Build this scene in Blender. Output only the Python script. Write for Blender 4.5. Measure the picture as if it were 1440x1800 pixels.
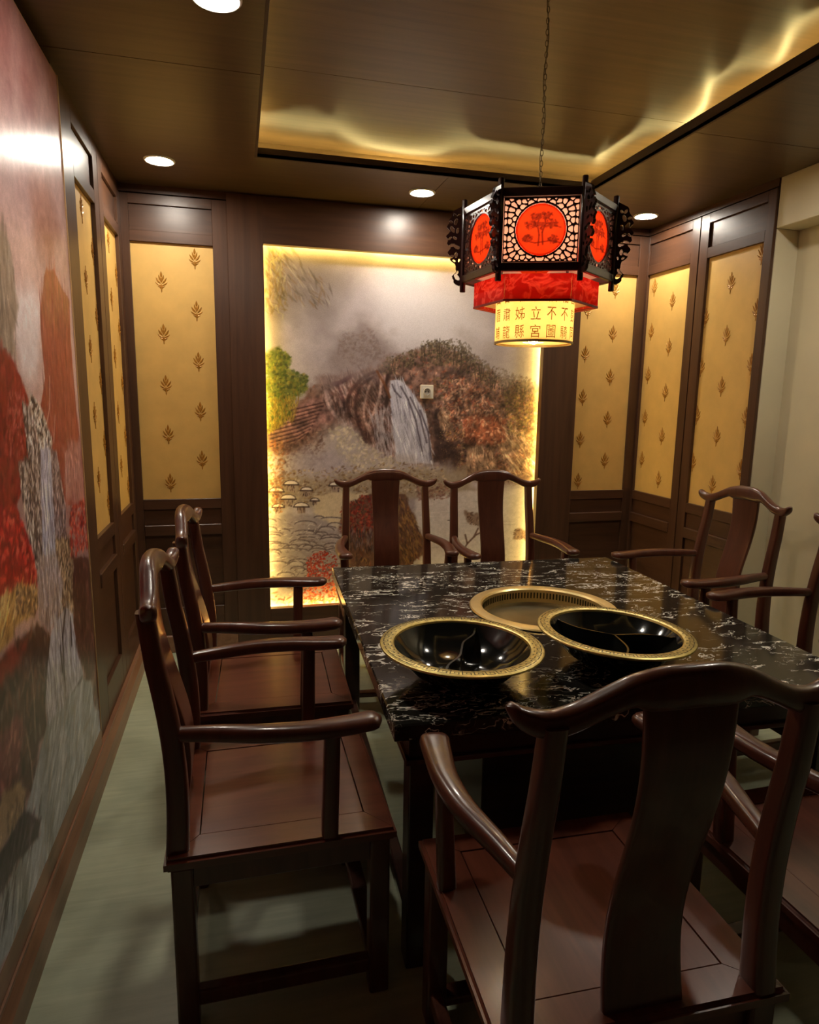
import bpy, bmesh, math, random
import numpy as np
from mathutils import Vector, Matrix

for o in list(bpy.data.objects):
    bpy.data.objects.remove(o, do_unlink=True)
S = bpy.context.scene
COL = S.collection
PI = math.pi
random.seed(7)
rng = np.random.default_rng(11)

# ------------------------------------------------------------------ camera
CAM = np.array([0.61302, -4.13767, 1.56719])
RX = np.array([0.96869452, -0.24777215, 0.01548858])
UP = np.array([0.02703324, 0.16729684, 0.98553588])
FW = np.array([0.24677953, 0.9542645, -0.16875762])
FPX = 1164.33
cd = bpy.data.cameras.new('camera')
cam = bpy.data.objects.new('camera', cd)
COL.objects.link(cam)
cd.sensor_fit = 'HORIZONTAL'
cd.sensor_width = 36.0
cd.lens = 36.0 * FPX / 1440.0
cd.clip_start = 0.02
cam.matrix_world = Matrix(((RX[0], UP[0], -FW[0], CAM[0]), (RX[1], UP[1], -FW[1], CAM[1]),
                           (RX[2], UP[2], -FW[2], CAM[2]), (0, 0, 0, 1)))
S.camera = cam

# ------------------------------------------------------------------ world, exposure, light levels
w = bpy.data.worlds.new('world')
S.world = w
w.use_nodes = True
w.node_tree.nodes['Background'].inputs[0].default_value = (0.5, 0.42, 0.3, 1)
w.node_tree.nodes['Background'].inputs[1].default_value = 0.02
S.view_settings.view_transform = 'Standard'
S.view_settings.look = 'None'
S.view_settings.exposure = 0.0
S.view_settings.gamma = 1.0
S.view_settings.use_curve_mapping = False
DOWNLIGHT = 265.0          # radiance of a downlight lens
MURAL_LED = 75.0           # radiance of the strips behind the mural frame
COVE_LED = 60.0            # radiance of the strips in the ceiling tray
BOX_LAMP = 2.7             # watts in the upper lantern
DRUM_LAMP = 0.85            # watts in the lantern drum

# ------------------------------------------------------------------ room numbers (metres)
W, HC, ZU = 3.316, 2.70, 2.82
YF = -4.9                   # wall behind the camera
A1, A2 = 0.058, 0.499       # wallpaper, back wall beside the left corner
M1, M2, MB, MT = 0.780, 2.568, 0.243, 2.434
B1, B2 = 2.823, 3.237
ZT, ZB = 2.404, 0.955
TX1, TX2, TY2, TY1 = 0.735, 2.515, -0.64, -3.25     # ceiling tray opening

# ------------------------------------------------------------------ node helpers
def srgb(r, g, b):
    f = lambda c: (c / 255 / 12.92) if c / 255 <= 0.04045 else ((c / 255 + 0.055) / 1.055) ** 2.4
    return (f(r), f(g), f(b), 1.0)

def new_mat(name):
    m = bpy.data.materials.new(name)
    m.use_nodes = True
    return m, m.node_tree.nodes, m.node_tree.links, m.node_tree.nodes['Principled BSDF']

def ramp(nodes, stops):
    r = nodes.new('ShaderNodeValToRGB')
    e = r.color_ramp.elements
    while len(e) < len(stops):
        e.new(0.5)
    for i, (p, c) in enumerate(stops):
        e[i].position = p
        e[i].color = c
    return r

def coords(nodes, links, scale, kind='Object'):
    tc = nodes.new('ShaderNodeTexCoord')
    mp = nodes.new('ShaderNodeMapping')
    mp.inputs['Scale'].default_value = scale
    links.new(tc.outputs[kind], mp.inputs[0])
    return mp.outputs[0]

def noise(nodes, links, vec, scale, detail=4, rough=0.55, dist=0.0):
    n = nodes.new('ShaderNodeTexNoise')
    n.inputs['Scale'].default_value = scale
    n.inputs['Detail'].default_value = detail
    n.inputs['Roughness'].default_value = rough
    n.inputs['Distortion'].default_value = dist
    if vec is not None:
        links.new(vec, n.inputs['Vector'])
    return n

def wood(name, dark, light, grain=(28, 28, 1.6), rough=0.35, coat=0.0, bump=0.05, coatr=0.12, spec=0.5):
    m, n, l, p = new_mat(name)
    v = coords(n, l, grain)
    a = noise(n, l, v, 1.0, 6, 0.62, 0.6)
    r = ramp(n, [(0.28, dark), (0.72, light)])
    l.new(a.outputs['Fac'], r.inputs[0])
    l.new(r.outputs[0], p.inputs['Base Color'])
    p.inputs['Roughness'].default_value = rough
    p.inputs['Specular IOR Level'].default_value = spec
    p.inputs['Coat Weight'].default_value = coat
    p.inputs['Coat Roughness'].default_value = coatr
    b = n.new('ShaderNodeBump')
    b.inputs['Strength'].default_value = bump
    b.inputs['Distance'].default_value = 0.002
    l.new(a.outputs['Fac'], b.inputs['Height'])
    l.new(b.outputs[0], p.inputs['Normal'])
    return m

def plain(name, c, rough=0.5, metal=0.0, var=0.12, scale=20, spec=0.5, bump=0.0):
    m, n, l, p = new_mat(name)
    v = coords(n, l, (1, 1, 1))
    a = noise(n, l, v, scale, 4)
    lo = tuple(x * (1 - var) for x in c[:3]) + (1,)
    hi = tuple(min(1, x * (1 + var)) for x in c[:3]) + (1,)
    r = ramp(n, [(0.3, lo), (0.7, hi)])
    l.new(a.outputs['Fac'], r.inputs[0])
    l.new(r.outputs[0], p.inputs['Base Color'])
    p.inputs['Roughness'].default_value = rough
    p.inputs['Metallic'].default_value = metal
    p.inputs['Specular IOR Level'].default_value = spec
    if bump:
        b = n.new('ShaderNodeBump')
        b.inputs['Strength'].default_value = bump
        b.inputs['Distance'].default_value = 0.002
        l.new(a.outputs['Fac'], b.inputs['Height'])
        l.new(b.outputs[0], p.inputs['Normal'])
    return m

def emit(name, c, s):
    m, n, l, p = new_mat(name)
    p.inputs['Base Color'].default_value = (0.8, 0.8, 0.8, 1)
    p.inputs['Emission Color'].default_value = c
    p.inputs['Emission Strength'].default_value = s
    return m

def painted(name, rough=0.4, spec=0.5, gain=1.0, grainscale=220):
    m, n, l, p = new_mat(name)
    at = n.new('ShaderNodeAttribute')
    at.attribute_name = 'paint'
    v = coords(n, l, (1, 1, 1))
    a = noise(n, l, v, grainscale, 3, 0.7)
    r = ramp(n, [(0.25, (0.82 * gain,) * 3 + (1,)), (0.75, (1.18 * gain,) * 3 + (1,))])
    l.new(a.outputs['Fac'], r.inputs[0])
    mx = n.new('ShaderNodeVectorMath')
    mx.operation = 'MULTIPLY'
    l.new(at.outputs['Color'], mx.inputs[0])
    l.new(r.outputs[0], mx.inputs[1])
    l.new(mx.outputs[0], p.inputs['Base Color'])
    p.inputs['Roughness'].default_value = rough
    p.inputs['Specular IOR Level'].default_value = spec
    return m

def paper(name, c, trans=0.75, c2=None, scale=30, lines=False, attr=False):
    """lamp-shade sheet: diffuse + translucent, lit by the bulb inside"""
    m, n, l, p = new_mat(name)
    out = n['Material Output']
    n.remove(p)
    d = n.new('ShaderNodeBsdfDiffuse')
    t = n.new('ShaderNodeBsdfTranslucent')
    mx = n.new('ShaderNodeMixShader')
    mx.inputs[0].default_value = trans
    if attr:
        src = n.new('ShaderNodeAttribute')
        src.attribute_name = 'paint'
        sock = src.outputs['Color']
    else:
        v = coords(n, l, (1, 1, 1))
        a = noise(n, l, v, scale, 3, 0.5, 0.9)
        if lines:
            r = ramp(n, [(0.44, c), (0.495, c2), (0.505, c2), (0.56, c)])
        else:
            r = ramp(n, [(0.3, c), (0.7, c2 or c)])
        l.new(a.outputs['Fac'], r.inputs[0])
        sock = r.outputs[0]
    l.new(sock, d.inputs[0])
    l.new(sock, t.inputs[0])
    l.new(d.outputs[0], mx.inputs[1])
    l.new(t.outputs[0], mx.inputs[2])
    l.new(mx.outputs[0], out.inputs[0])
    return m

# ------------------------------------------------------------------ materials
M = {}
M['wall_wood'] = wood('wall wood laminate', (0.052, 0.021, 0.010, 1), (0.098, 0.042, 0.020, 1), (22, 22, 1.2), 0.36, 0.0, 0.04)
M['wall_wood_h'] = wood('wall wood rail', (0.052, 0.021, 0.010, 1), (0.098, 0.042, 0.020, 1), (1.6, 22, 22), 0.36, 0.0, 0.04)
M['wall_wood_hy'] = wood('wall wood rail side', (0.052, 0.021, 0.010, 1), (0.098, 0.042, 0.020, 1), (22, 1.6, 22), 0.36, 0.0, 0.04)
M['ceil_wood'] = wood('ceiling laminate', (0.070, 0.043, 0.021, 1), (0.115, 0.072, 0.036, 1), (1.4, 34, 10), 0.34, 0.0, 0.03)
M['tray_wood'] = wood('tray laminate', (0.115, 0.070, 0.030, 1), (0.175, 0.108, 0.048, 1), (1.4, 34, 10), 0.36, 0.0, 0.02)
M['lip_wood'] = wood('tray lip wood', (0.030, 0.013, 0.008, 1), (0.055, 0.024, 0.014, 1), (4, 4, 30), 0.5)
M['chair_wood'] = wood('lacquered rosewood', (0.064, 0.018, 0.010, 1), (0.125, 0.038, 0.020, 1), (26, 26, 3), 0.28, 0.25, 0.0, 0.08)
M['seat_wood'] = wood('lacquered seat board', (0.090, 0.022, 0.011, 1), (0.165, 0.046, 0.023, 1), (26, 2.6, 26), 0.28, 0.3, 0.0, 0.16)
M['base_wood'] = wood('skirting wood', (0.19, 0.086, 0.045, 1), (0.32, 0.155, 0.085, 1), (26, 2.0, 26), 0.35)
M['table_wood'] = wood('table wood', (0.022, 0.008, 0.006, 1), (0.05, 0.018, 0.012, 1), (2.5, 26, 26), 0.32, 0.2)
M['lantern_wood'] = wood('lantern wood', (0.020, 0.006, 0.005, 1), (0.045, 0.012, 0.010, 1), (40, 40, 6), 0.28, 0.3)
M['wallpaper'] = plain('gold wallpaper', srgb(214, 172, 96), 0.48, 0.0, 0.07, 9)
M['motif'] = plain('embossed gold print', srgb(166, 112, 34), 0.34, 0.25, 0.18, 60)
M['white'] = plain('off-white plaster', srgb(214, 203, 170), 0.6, 0.0, 0.05, 3)
M['cream_edge'] = plain('mural edge strip', srgb(196, 158, 112), 0.5, 0, 0.1)
M['plastic'] = plain('white plastic', srgb(226, 218, 205), 0.35, 0, 0.02)
M['socket_dark'] = plain('socket well', srgb(188, 180, 168), 0.5, 0, 0.05)
M['socket_hole'] = plain('socket hole', srgb(24, 22, 20), 0.6, 0, 0.05)
M['gold'] = plain('brushed brass', (0.90, 0.72, 0.34, 1), 0.34, 0.88, 0.10, 14)
M['gold_rim'] = plain('stamped brass rim', (0.56, 0.46, 0.17, 1), 0.36, 1.0, 0.22, 60)
M['rim_dark'] = plain('darkened stamped lines', (0.07, 0.055, 0.016, 1), 0.5, 0.6, 0.3, 60)
M['black_enamel'] = plain('black enamel', (0.008, 0.009, 0.008, 1), 0.10, 0.0, 0.2, 30)
M['well_steel'] = plain('well plate', (0.20, 0.165, 0.10, 1), 0.30, 0.9, 0.2, 9)
M['steel'] = plain('chain metal', (0.10, 0.07, 0.035, 1), 0.45, 0.8, 0.2, 60)
M['trim_white'] = plain('downlight trim', (0.75, 0.74, 0.70, 1), 0.4, 0, 0.03)
M['lens'] = emit('downlight lens', (1.0, 0.91, 0.77, 1), DOWNLIGHT)
M['led'] = emit('warm yellow led', (1.0, 0.70, 0.16, 1), MURAL_LED)
M['cove_led'] = emit('cove led', (1.0, 0.78, 0.30, 1), COVE_LED)
M['bulb'] = emit('lantern bulb', (1.0, 0.88, 0.66, 1), 140.0)
M['pink_paper'] = paper('pink backing paper', (0.95, 0.50, 0.38, 1))
M['red_cloth'] = paper('red brocade', (0.72, 0.095, 0.075, 1), 0.7, (0.90, 0.26, 0.20, 1), 14, True)
M['drum_paper'] = paper('cream drum paper', (0.90, 0.72, 0.38, 1), 0.7, (0.94, 0.78, 0.46, 1), 14)
M['white_paper'] = paper('white under paper', (0.93, 0.84, 0.72, 1), 0.5)
M['disc_paper'] = paper('painted red disc', None, 0.75, attr=True)
M['glyph'] = paper('brown seal script ink', (0.22, 0.10, 0.012, 1), 0.5)
M['mural_back'] = painted('printed landscape', 0.46, 0.4)
M['mural_left'] = painted('printed landscape gloss', 0.30, 0.5)

def floor_mat():
    m, n, l, p = new_mat('grey green vinyl floor')
    v = coords(n, l, (3.0, 40, 1))
    a = noise(n, l, v, 1.0, 6, 0.65, 0.4)
    v2 = coords(n, l, (1, 1, 1))
    b = noise(n, l, v2, 2.2, 4, 0.6)
    r = ramp(n, [(0.25, srgb(164, 171, 144)), (0.75, srgb(188, 194, 164))])
    l.new(a.outputs['Fac'], r.inputs[0])
    r2 = ramp(n, [(0.3, (0.80, 0.80, 0.80, 1)), (0.7, (1.1, 1.1, 1.1, 1))])
    l.new(b.outputs['Fac'], r2.inputs[0])
    mx = n.new('ShaderNodeVectorMath')
    mx.operation = 'MULTIPLY'
    l.new(r.outputs[0], mx.inputs[0])
    l.new(r2.outputs[0], mx.inputs[1])
    l.new(mx.outputs[0], p.inputs['Base Color'])
    p.inputs['Roughness'].default_value = 0.42
    return m
M['floor'] = floor_mat()

def marble_mat():
    m, n, l, p = new_mat('black marble with white veins')
    v = coords(n, l, (0.8, 1.6, 1.0))
    warp = noise(n, l, v, 6.0, 4, 0.6)
    add = n.new('ShaderNodeVectorMath'); add.operation = 'MULTIPLY_ADD'
    l.new(warp.outputs['Color'], add.inputs[0])
    add.inputs[1].default_value = (0.30, 0.22, 0.2)
    l.new(v, add.inputs[2])
    def vein(scale, width, seed):
        off = n.new('ShaderNodeVectorMath'); off.operation = 'ADD'
        off.inputs[1].default_value = (seed, seed * 1.7, 0)
        l.new(add.outputs[0], off.inputs[0])
        a = noise(n, l, off.outputs[0], scale, 3, 0.6, 1.5)
        s = n.new('ShaderNodeMath'); s.operation = 'SUBTRACT'; s.inputs[1].default_value = 0.5
        l.new(a.outputs['Fac'], s.inputs[0])
        ab = n.new('ShaderNodeMath'); ab.operation = 'ABSOLUTE'
        l.new(s.outputs[0], ab.inputs[0])
        r = ramp(n, [(0.0, (1, 1, 1, 1)), (width, (0, 0, 0, 1))])
        l.new(ab.outputs[0], r.inputs[0])
        k = noise(n, l, off.outputs[0], scale * 1.3, 2, 0.5)
        rk = ramp(n, [(0.49, (0, 0, 0, 1)), (0.60, (1, 1, 1, 1))])
        l.new(k.outputs['Fac'], rk.inputs[0])
        mu = n.new('ShaderNodeMath'); mu.operation = 'MULTIPLY'
        l.new(r.outputs[0], mu.inputs[0]); l.new(rk.outputs[0], mu.inputs[1])
        return mu
    v1 = vein(3.4, 0.017, 0.0)
    v2 = vein(5.6, 0.020, 5.3)
    v3 = vein(4.6, 0.010, 9.1)
    m1 = n.new('ShaderNodeMath'); m1.operation = 'MAXIMUM'
    l.new(v1.outputs[0], m1.inputs[0]); l.new(v2.outputs[0], m1.inputs[1])
    m2 = n.new('ShaderNodeMath'); m2.operation = 'MAXIMUM'
    l.new(m1.outputs[0], m2.inputs[0]); l.new(v3.outputs[0], m2.inputs[1])
    r = ramp(n, [(0.0, (0.016, 0.015, 0.012, 1)), (0.25, (0.10, 0.09, 0.07, 1)), (0.65, (0.84, 0.81, 0.72, 1))])
    l.new(m2.outputs[0], r.inputs[0])
    l.new(r.outputs[0], p.inputs['Base Color'])
    p.inputs['Roughness'].default_value = 0.10
    return m
M['marble'] = marble_mat()

# ------------------------------------------------------------------ object helpers
def link(name, me, mat=None, parent=None):
    o = bpy.data.objects.new(name, me)
    COL.objects.link(o)
    if mat is not None and me is not None and len(me.materials) == 0:
        me.materials.append(mat)
    if parent is not None:
        o.parent = parent
    return o

def empty(name, loc=(0, 0, 0), rz=0.0):
    o = bpy.data.objects.new(name, None)
    COL.objects.link(o)
    o.empty_display_size = 0.1
    o.location = loc
    o.rotation_euler = (0, 0, rz)
    return o

def tag(o, label=None, cat=None, group=None, kind=None):
    if label: o['label'] = label
    if cat: o['category'] = cat
    if group: o['group'] = group
    if kind: o['kind'] = kind
    return o

def bm_mesh(bm, name, smooth=False, ang=None):
    me = bpy.data.meshes.new(name)
    bmesh.ops.recalc_face_normals(bm, faces=bm.faces)
    bm.to_mesh(me)
    bm.free()
    if smooth:
        me.polygons.foreach_set('use_smooth', [True] * len(me.polygons))
        if ang:
            me.set_sharp_from_angle(angle=math.radians(ang))
    return me

def box_bm(x0, x1, y0, y1, z0, z1, bev=0.0, seg=1):
    bm = bmesh.new()
    bmesh.ops.create_cube(bm, size=1)
    for v in bm.verts:
        v.co = Vector((x0 + (v.co.x + .5) * (x1 - x0), y0 + (v.co.y + .5) * (y1 - y0), z0 + (v.co.z + .5) * (z1 - z0)))
    if bev > 0:
        bmesh.ops.bevel(bm, geom=bm.edges[:], offset=bev, segments=seg, affect='EDGES', profile=0.5)
    return bm

def box(name, x0, x1, y0, y1, z0, z1, mat, parent=None, bev=0.0, seg=1, smooth=False):
    xs, ys, zs = sorted((x0, x1)), sorted((y0, y1)), sorted((z0, z1))
    return link(name, bm_mesh(box_bm(*xs, *ys, *zs, bev, seg), name, smooth, 40 if smooth else None), mat, parent)

def prism_bm(poly, z0, z1, bev=0.0):
    bm = bmesh.new()
    a = [bm.verts.new((x, y, z0)) for x, y in poly]
    b = [bm.verts.new((x, y, z1)) for x, y in poly]
    bm.faces.new(a[::-1]); bm.faces.new(b)
    k = len(poly)
    for i in range(k):
        bm.faces.new((a[i], a[(i + 1) % k], b[(i + 1) % k], b[i]))
    if bev:
        bmesh.ops.bevel(bm, geom=bm.edges[:], offset=bev, segments=1, affect='EDGES')
    return bm

def sweep_bm(sections, n=12, power=2.0, cap=True):
    """sections: list of (centre, axis_a, axis_b) with half-size vectors; superellipse cross-section"""
    bm = bmesh.new()
    rings = []
    for c, a, b in sections:
        c, a, b = Vector(c), Vector(a), Vector(b)
        ring = []
        for i in range(n):
            t = 2 * PI * i / n + PI / n
            ct, st = math.cos(t), math.sin(t)
            ring.append(bm.verts.new(c + a * math.copysign(abs(ct) ** (2 / power), ct) + b * math.copysign(abs(st) ** (2 / power), st)))
        rings.append(ring)
    for r0, r1 in zip(rings, rings[1:]):
        for i in range(n):
            bm.faces.new((r0[i], r0[(i + 1) % n], r1[(i + 1) % n], r1[i]))
    if cap:
        bm.faces.new(rings[0][::-1]); bm.faces.new(rings[-1])
    return bm

def catmull(pts, n):
    pts = [Vector(p) for p in pts]
    P = [2 * pts[0] - pts[1]] + pts + [2 * pts[-1] - pts[-2]]
    out = []
    for i in range(1, len(P) - 2):
        for k in range(n):
            t = k / n
            a, b, c, d = P[i - 1], P[i], P[i + 1], P[i + 2]
            out.append(0.5 * ((2 * b) + (c - a) * t + (2 * a - 5 * b + 4 * c - d) * t * t + (3 * b - a - 3 * c + d) * t ** 3))
    out.append(pts[-1])
    return out

def lathe_bm(profile, n=64, closed=False):
    bm = bmesh.new()
    rings = []
    for r, z in profile:
        if r < 1e-6:
            rings.append([bm.verts.new((0, 0, z))])
        else:
            rings.append([bm.verts.new((r * math.cos(2 * PI * i / n), r * math.sin(2 * PI * i / n), z)) for i in range(n)])
    prs = list(zip(rings, rings[1:]))
    if closed:
        prs.append((rings[-1], rings[0]))
    for a, b in prs:
        for i in range(n):
            j = (i + 1) % n
            if len(a) == 1 and len(b) == 1: continue
            if len(a) == 1: bm.faces.new((a[0], b[i], b[j]))
            elif len(b) == 1: bm.faces.new((a[i], a[j], b[0]))
            else: bm.faces.new((a[i], a[j], b[j], b[i]))
    return bm

def mask_mesh(name, mask, cell, th, origin):
    """a carved board: solid cells of a boolean grid (rows = up), lying in local XZ, thickness along Y"""
    h, wd = mask.shape
    vid = {}
    vs, fs = [], []
    def V(i, j, k):
        key = (i, j, k)
        if key not in vid:
            vid[key] = len(vs)
            vs.append((origin[0] + i * cell, -th / 2 if k == 0 else th / 2, origin[1] + j * cell))
        return vid[key]
    for j in range(h):
        for i in range(wd):
            if not mask[j, i]: continue
            fs.append((V(i, j, 0), V(i + 1, j, 0), V(i + 1, j + 1, 0), V(i, j + 1, 0)))
            fs.append((V(i, j, 1), V(i, j + 1, 1), V(i + 1, j + 1, 1), V(i + 1, j, 1)))
            if i == 0 or not mask[j, i - 1]: fs.append((V(i, j, 0), V(i, j + 1, 0), V(i, j + 1, 1), V(i, j, 1)))
            if i == wd - 1 or not mask[j, i + 1]: fs.append((V(i + 1, j, 0), V(i + 1, j, 1), V(i + 1, j + 1, 1), V(i + 1, j + 1, 0)))
            if j == 0 or not mask[j - 1, i]: fs.append((V(i, j, 0), V(i, j, 1), V(i + 1, j, 1), V(i + 1, j, 0)))
            if j == h - 1 or not mask[j + 1, i]: fs.append((V(i, j + 1, 0), V(i + 1, j + 1, 0), V(i + 1, j + 1, 1), V(i, j + 1, 1)))
    # relax the outline so that the carving is not stepped
    co = np.array(vs)
    edges = {}
    for f in fs:
        for a, b in zip(f, f[1:] + f[:1]):
            edges.setdefault(a, set()).add(b); edges.setdefault(b, set()).add(a)
    for _ in range(2):
        c2 = co.copy()
        for a, nb in edges.items():
            same = [b for b in nb if abs(co[b, 1] - co[a, 1]) < 1e-6]
            if len(same) >= 2:
                c2[a] = 0.5 * co[a] + 0.5 * co[same].mean(0)
        co = c2
    me = bpy.data.meshes.new(name)
    me.from_pydata([tuple(c) for c in co], [], fs)
    return me

def copy_tree(o, parent=None):
    c = o.copy(); COL.objects.link(c); c.parent = parent
    for ch in list(o.children):
        copy_tree(ch, c)
    return c

# ------------------------------------------------------------------ floor and walls
FL = box('floor', -0.05, 3.5, YF - 0.05, 0.15, -0.08, 0.0, M['floor'])
tag(FL, 'grey green vinyl floor of the dining room', kind='structure')

wb = tag(box('wall_back', -0.15, W + 0.3, 0.10, 0.18, 0, 3.05, M['wall_wood']), 'brown wood panelled back wall around the lit mural', kind='structure')
wl = tag(box('wall_left', -0.10, -0.03, YF, 0.10, 0, 3.05, M['wall_wood']), 'wood panelled left wall carrying the red mural', kind='structure')
wr = tag(box('wall_right', W + 0.14, W + 0.22, YF, 0.10, 0, 3.05, M['white']), 'right wall, panelled near the corner and plain white beyond', kind='structure')
wf = tag(box('wall_front', -0.1, W + 0.22, YF - 0.1, YF, 0, 3.05, M['wall_wood']), 'plain wall facing the mural', kind='structure')

def mapper(side):
    if side == 'back': return lambda u, d, z: (u, -d, z)
    if side == 'left': return lambda u, d, z: (d, u, z)
    return lambda u, d, z: (W - d, u, z)

def wbox(name, side, u0, u1, d0, d1, z0, z1, mat, parent, bev=0.0015):
    f = mapper(side)
    a, b = f(u0, d0, z0), f(u1, d1, z1)
    return box(name, a[0], b[0], a[1], b[1], a[2], b[2], mat, parent, bev)

# --- motif of the wallpaper, a thin embossed print
def leaf_pts(x, y, ang, L, wd, bend=0.0, n=7):
    out_l, out_r = [], []
    for i in range(n + 1):
        t = i / n
        hw = wd * math.sin(PI * min(1, t ** 0.8)) * 0.5
        a = ang + bend * t
        cx = x + math.sin(ang + bend * t * .5) * L * t
        cy = y + math.cos(ang + bend * t * .5) * L * t
        out_l.append((cx - math.cos(a) * hw, cy + math.sin(a) * hw))
        out_r.append((cx + math.cos(a) * hw, cy - math.sin(a) * hw))
    return out_l, out_r

def motif_mesh():
    bm = bmesh.new()
    def strip(L, R, h):
        lo = [(bm.verts.new((a[0], a[1], 0)), bm.verts.new(((a[0] + b[0]) / 2, (a[1] + b[1]) / 2, h)), bm.verts.new((b[0], b[1], 0))) for a, b in zip(L, R)]
        for p, q in zip(lo, lo[1:]):
            bm.faces.new((p[0], p[1], q[1], q[0])); bm.faces.new((p[1], p[2], q[2], q[1]))
    h = 0.0022
    strip(*leaf_pts(0, 0.028, 0, 0.036, 0.013), h)
    strip(*leaf_pts(0, 0.000, 0, 0.030, 0.012), h)
    for s in (-1, 1):
        strip(*leaf_pts(s * .003, 0.010, s * 0.42, 0.036, 0.010, s * -0.25), h)
        strip(*leaf_pts(s * .004, -0.004, s * 0.85, 0.042, 0.011, s * -0.45), h)
        strip(*leaf_pts(s * .004, -0.014, s * 1.35, 0.034, 0.009, s * -0.7), h)
        strip(*leaf_pts(s * .002, -0.020, s * 1.9, 0.018, 0.009, s * -0.9), h)
    strip(*leaf_pts(0, -0.008, PI, 0.030, 0.024), h)
    strip(*leaf_pts(0, -0.034, PI, 0.020, 0.007), h)
    return bm_mesh(bm, 'wallpaper_motif')
MOTIF = motif_mesh()
MOTIF.materials.append(M['motif'])

def motif_at(side, u, z, parent, d=0.0006):
    o = bpy.data.objects.new('wallpaper_motif', MOTIF)
    COL.objects.link(o)
    o.parent = parent
    f = mapper(side)
    o.location = f(u, d, z)
    if side == 'back': o.rotation_euler = (PI / 2, 0, 0)
    elif side == 'left': o.rotation_euler = (PI / 2, 0, PI / 2)
    else: o.rotation_euler = (PI / 2, 0, -PI / 2)

def wall_panel(side, u0, u1, par, cols, p0):
    """rails, recessed boards and wallpaper of one bay between two stiles"""
    hm = M['wall_wood_h'] if side == 'back' else M['wall_wood_hy']
    wbox('rail', side, u0, u1, -0.02, 0.018, 2.600, 2.652, hm, par)
    wbox('recessed_board', side, u0, u1, -0.02, 0.004, 2.462, 2.600, hm, par)
    wbox('rail', side, u0, u1, -0.02, 0.018, ZT, 2.462, hm, par)
    wp = wbox('wallpaper', side, u0, u1, -0.02, 0.0, ZB, ZT, M['wallpaper'], par, 0)
    wbox('rail', side, u0, u1, -0.02, 0.018, 0.895, ZB, hm, par)
    wbox('recessed_board', side, u0, u1, -0.02, 0.006, 0.800, 0.895, hm, par)
    wbox('rail', side, u0, u1, -0.02, 0.024, 0.735, 0.800, hm, par, 0.004)
    wbox('recessed_board', side, u0, u1, -0.02, 0.002, 0.285, 0.735, hm, par)
    wbox('rail', side, u0, u1, -0.02, 0.018, 0.11, 0.285, hm, par, 0.003)
    for cu, z0 in cols:
        z = z0
        while z > ZB + 0.03:
            if z < ZT - 0.03:
                motif_at(side, cu, z, wp)
            z -= 0.286

# back wall
for a, b in ((-0.03, A1), (A2, M1 - 0.20)):
    wbox('stile', 'back', a, b, -0.02, 0.018, 0.11, 2.652, M['wall_wood'], wb)
wbox('stile', 'back', B2, W + 0.02, -0.02, 0.018, 0.11, 2.652, M['wall_wood'], wb)
wall_panel('back', A1, A2, wb, [(A1 + 0.155, 2.190), (A1 + 0.340, 2.325)], 0)
wall_panel('back', B1, B2, wb, [(B1 + 0.065, 2.190 - .03), (B1 + 0.262, 2.300)], 0)
wbox('cornice', 'back', -0.03, W + .02, -0.02, 0.012, 2.660, HC, M['wall_wood_h'], wb, 0)
# boards framing the mural, a little proud of the panelling
wbox('mural_frame_board', 'back', M1 - 0.20, M1, -0.02, 0.030, 0.0, 2.690, M['wall_wood'], wb)
wbox('mural_frame_board', 'back', M2, B1, -0.02, 0.030, 0.0, 2.690, M['wall_wood'], wb)
wbox('mural_frame_board', 'back', M1, M2, -0.02, 0.030, MT, 2.690, M['wall_wood_h'], wb)
wbox('mural_frame_board', 'back', M1, M2, -0.02, 0.030, 0.0, MB, M['wall_wood_h'], wb)
for (x0, x1, z0, z1) in ((M1 - 0.030, M1 - 0.022, MB - .03, MT + .03), (M2 + 0.022, M2 + 0.030, MB - .03, MT + .03),
                         (M1 - .02, M2 + .02, MT + 0.022, MT + 0.030), (M1 - .02, M2 + .02, MB - 0.030, MB - 0.022)):
    box('led_strip', x0, x1, 0.026, 0.036, z0, z1, M['led'], wb)
tb = box('baseboard_back', 0.02, M1 - .2, -0.030, 0.0, 0, 0.11, M['base_wood'], None, 0.006); tag(tb, 'brown wooden skirting under the back wall beside the left corner', kind='structure')
tb = box('baseboard_back', B1, W - .02, -0.030, 0.0, 0, 0.11, M['base_wood'], None, 0.006); tag(tb, 'brown wooden skirting under the back wall beside the right corner', kind='structure')

# left wall
E1, E2, G1, G2 = -1.125, -0.732, -0.524, -0.120
for a, b in ((-1.370, E1), (E2, -0.632), (-0.624, G1), (G2, 0.02)):
    wbox('stile', 'left', a, b, -0.03, 0.018, 0.11, 2.652, M['wall_wood'], wl)
wall_panel('left', E1, E2, wl, [(E1 + 0.19, 2.325), (E2 - .02, 2.19)], 0)
wall_panel('left', G1, G2, wl, [(G1 + 0.19, 2.325), (G2 - .03, 2.19)], 0)
wbox('cornice', 'left', -1.370, 0.02, -0.03, 0.012, 2.660, HC, M['wall_wood_hy'], wl, 0)
wbox('trim_board', 'left', YF, -1.355, -0.03, 0.030, 0.130, 0.205, M['base_wood'], wl)
bm = bmesh.new()   # moulded skirting along the left wall
prof = [(0.0, 0.0), (0.052, 0.0), (0.052, 0.085), (0.036, 0.118), (0.036, 0.129), (0.0, 0.129)]
va = [bm.verts.new((x, YF, z)) for x, z in prof]; vb = [bm.verts.new((x, 0.0, z)) for x, z in prof]
bm.faces.new(va[::-1]); bm.faces.new(vb)
for i in range(len(prof)):
    bm.faces.new((va[i], va[(i + 1) % 6], vb[(i + 1) % 6], vb[i]))
tb = link('baseboard_left', bm_mesh(bm, 'baseboard_left'), M['base_wood']); tag(tb, 'moulded brown wooden skirting below the red mural', kind='structure')

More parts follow.
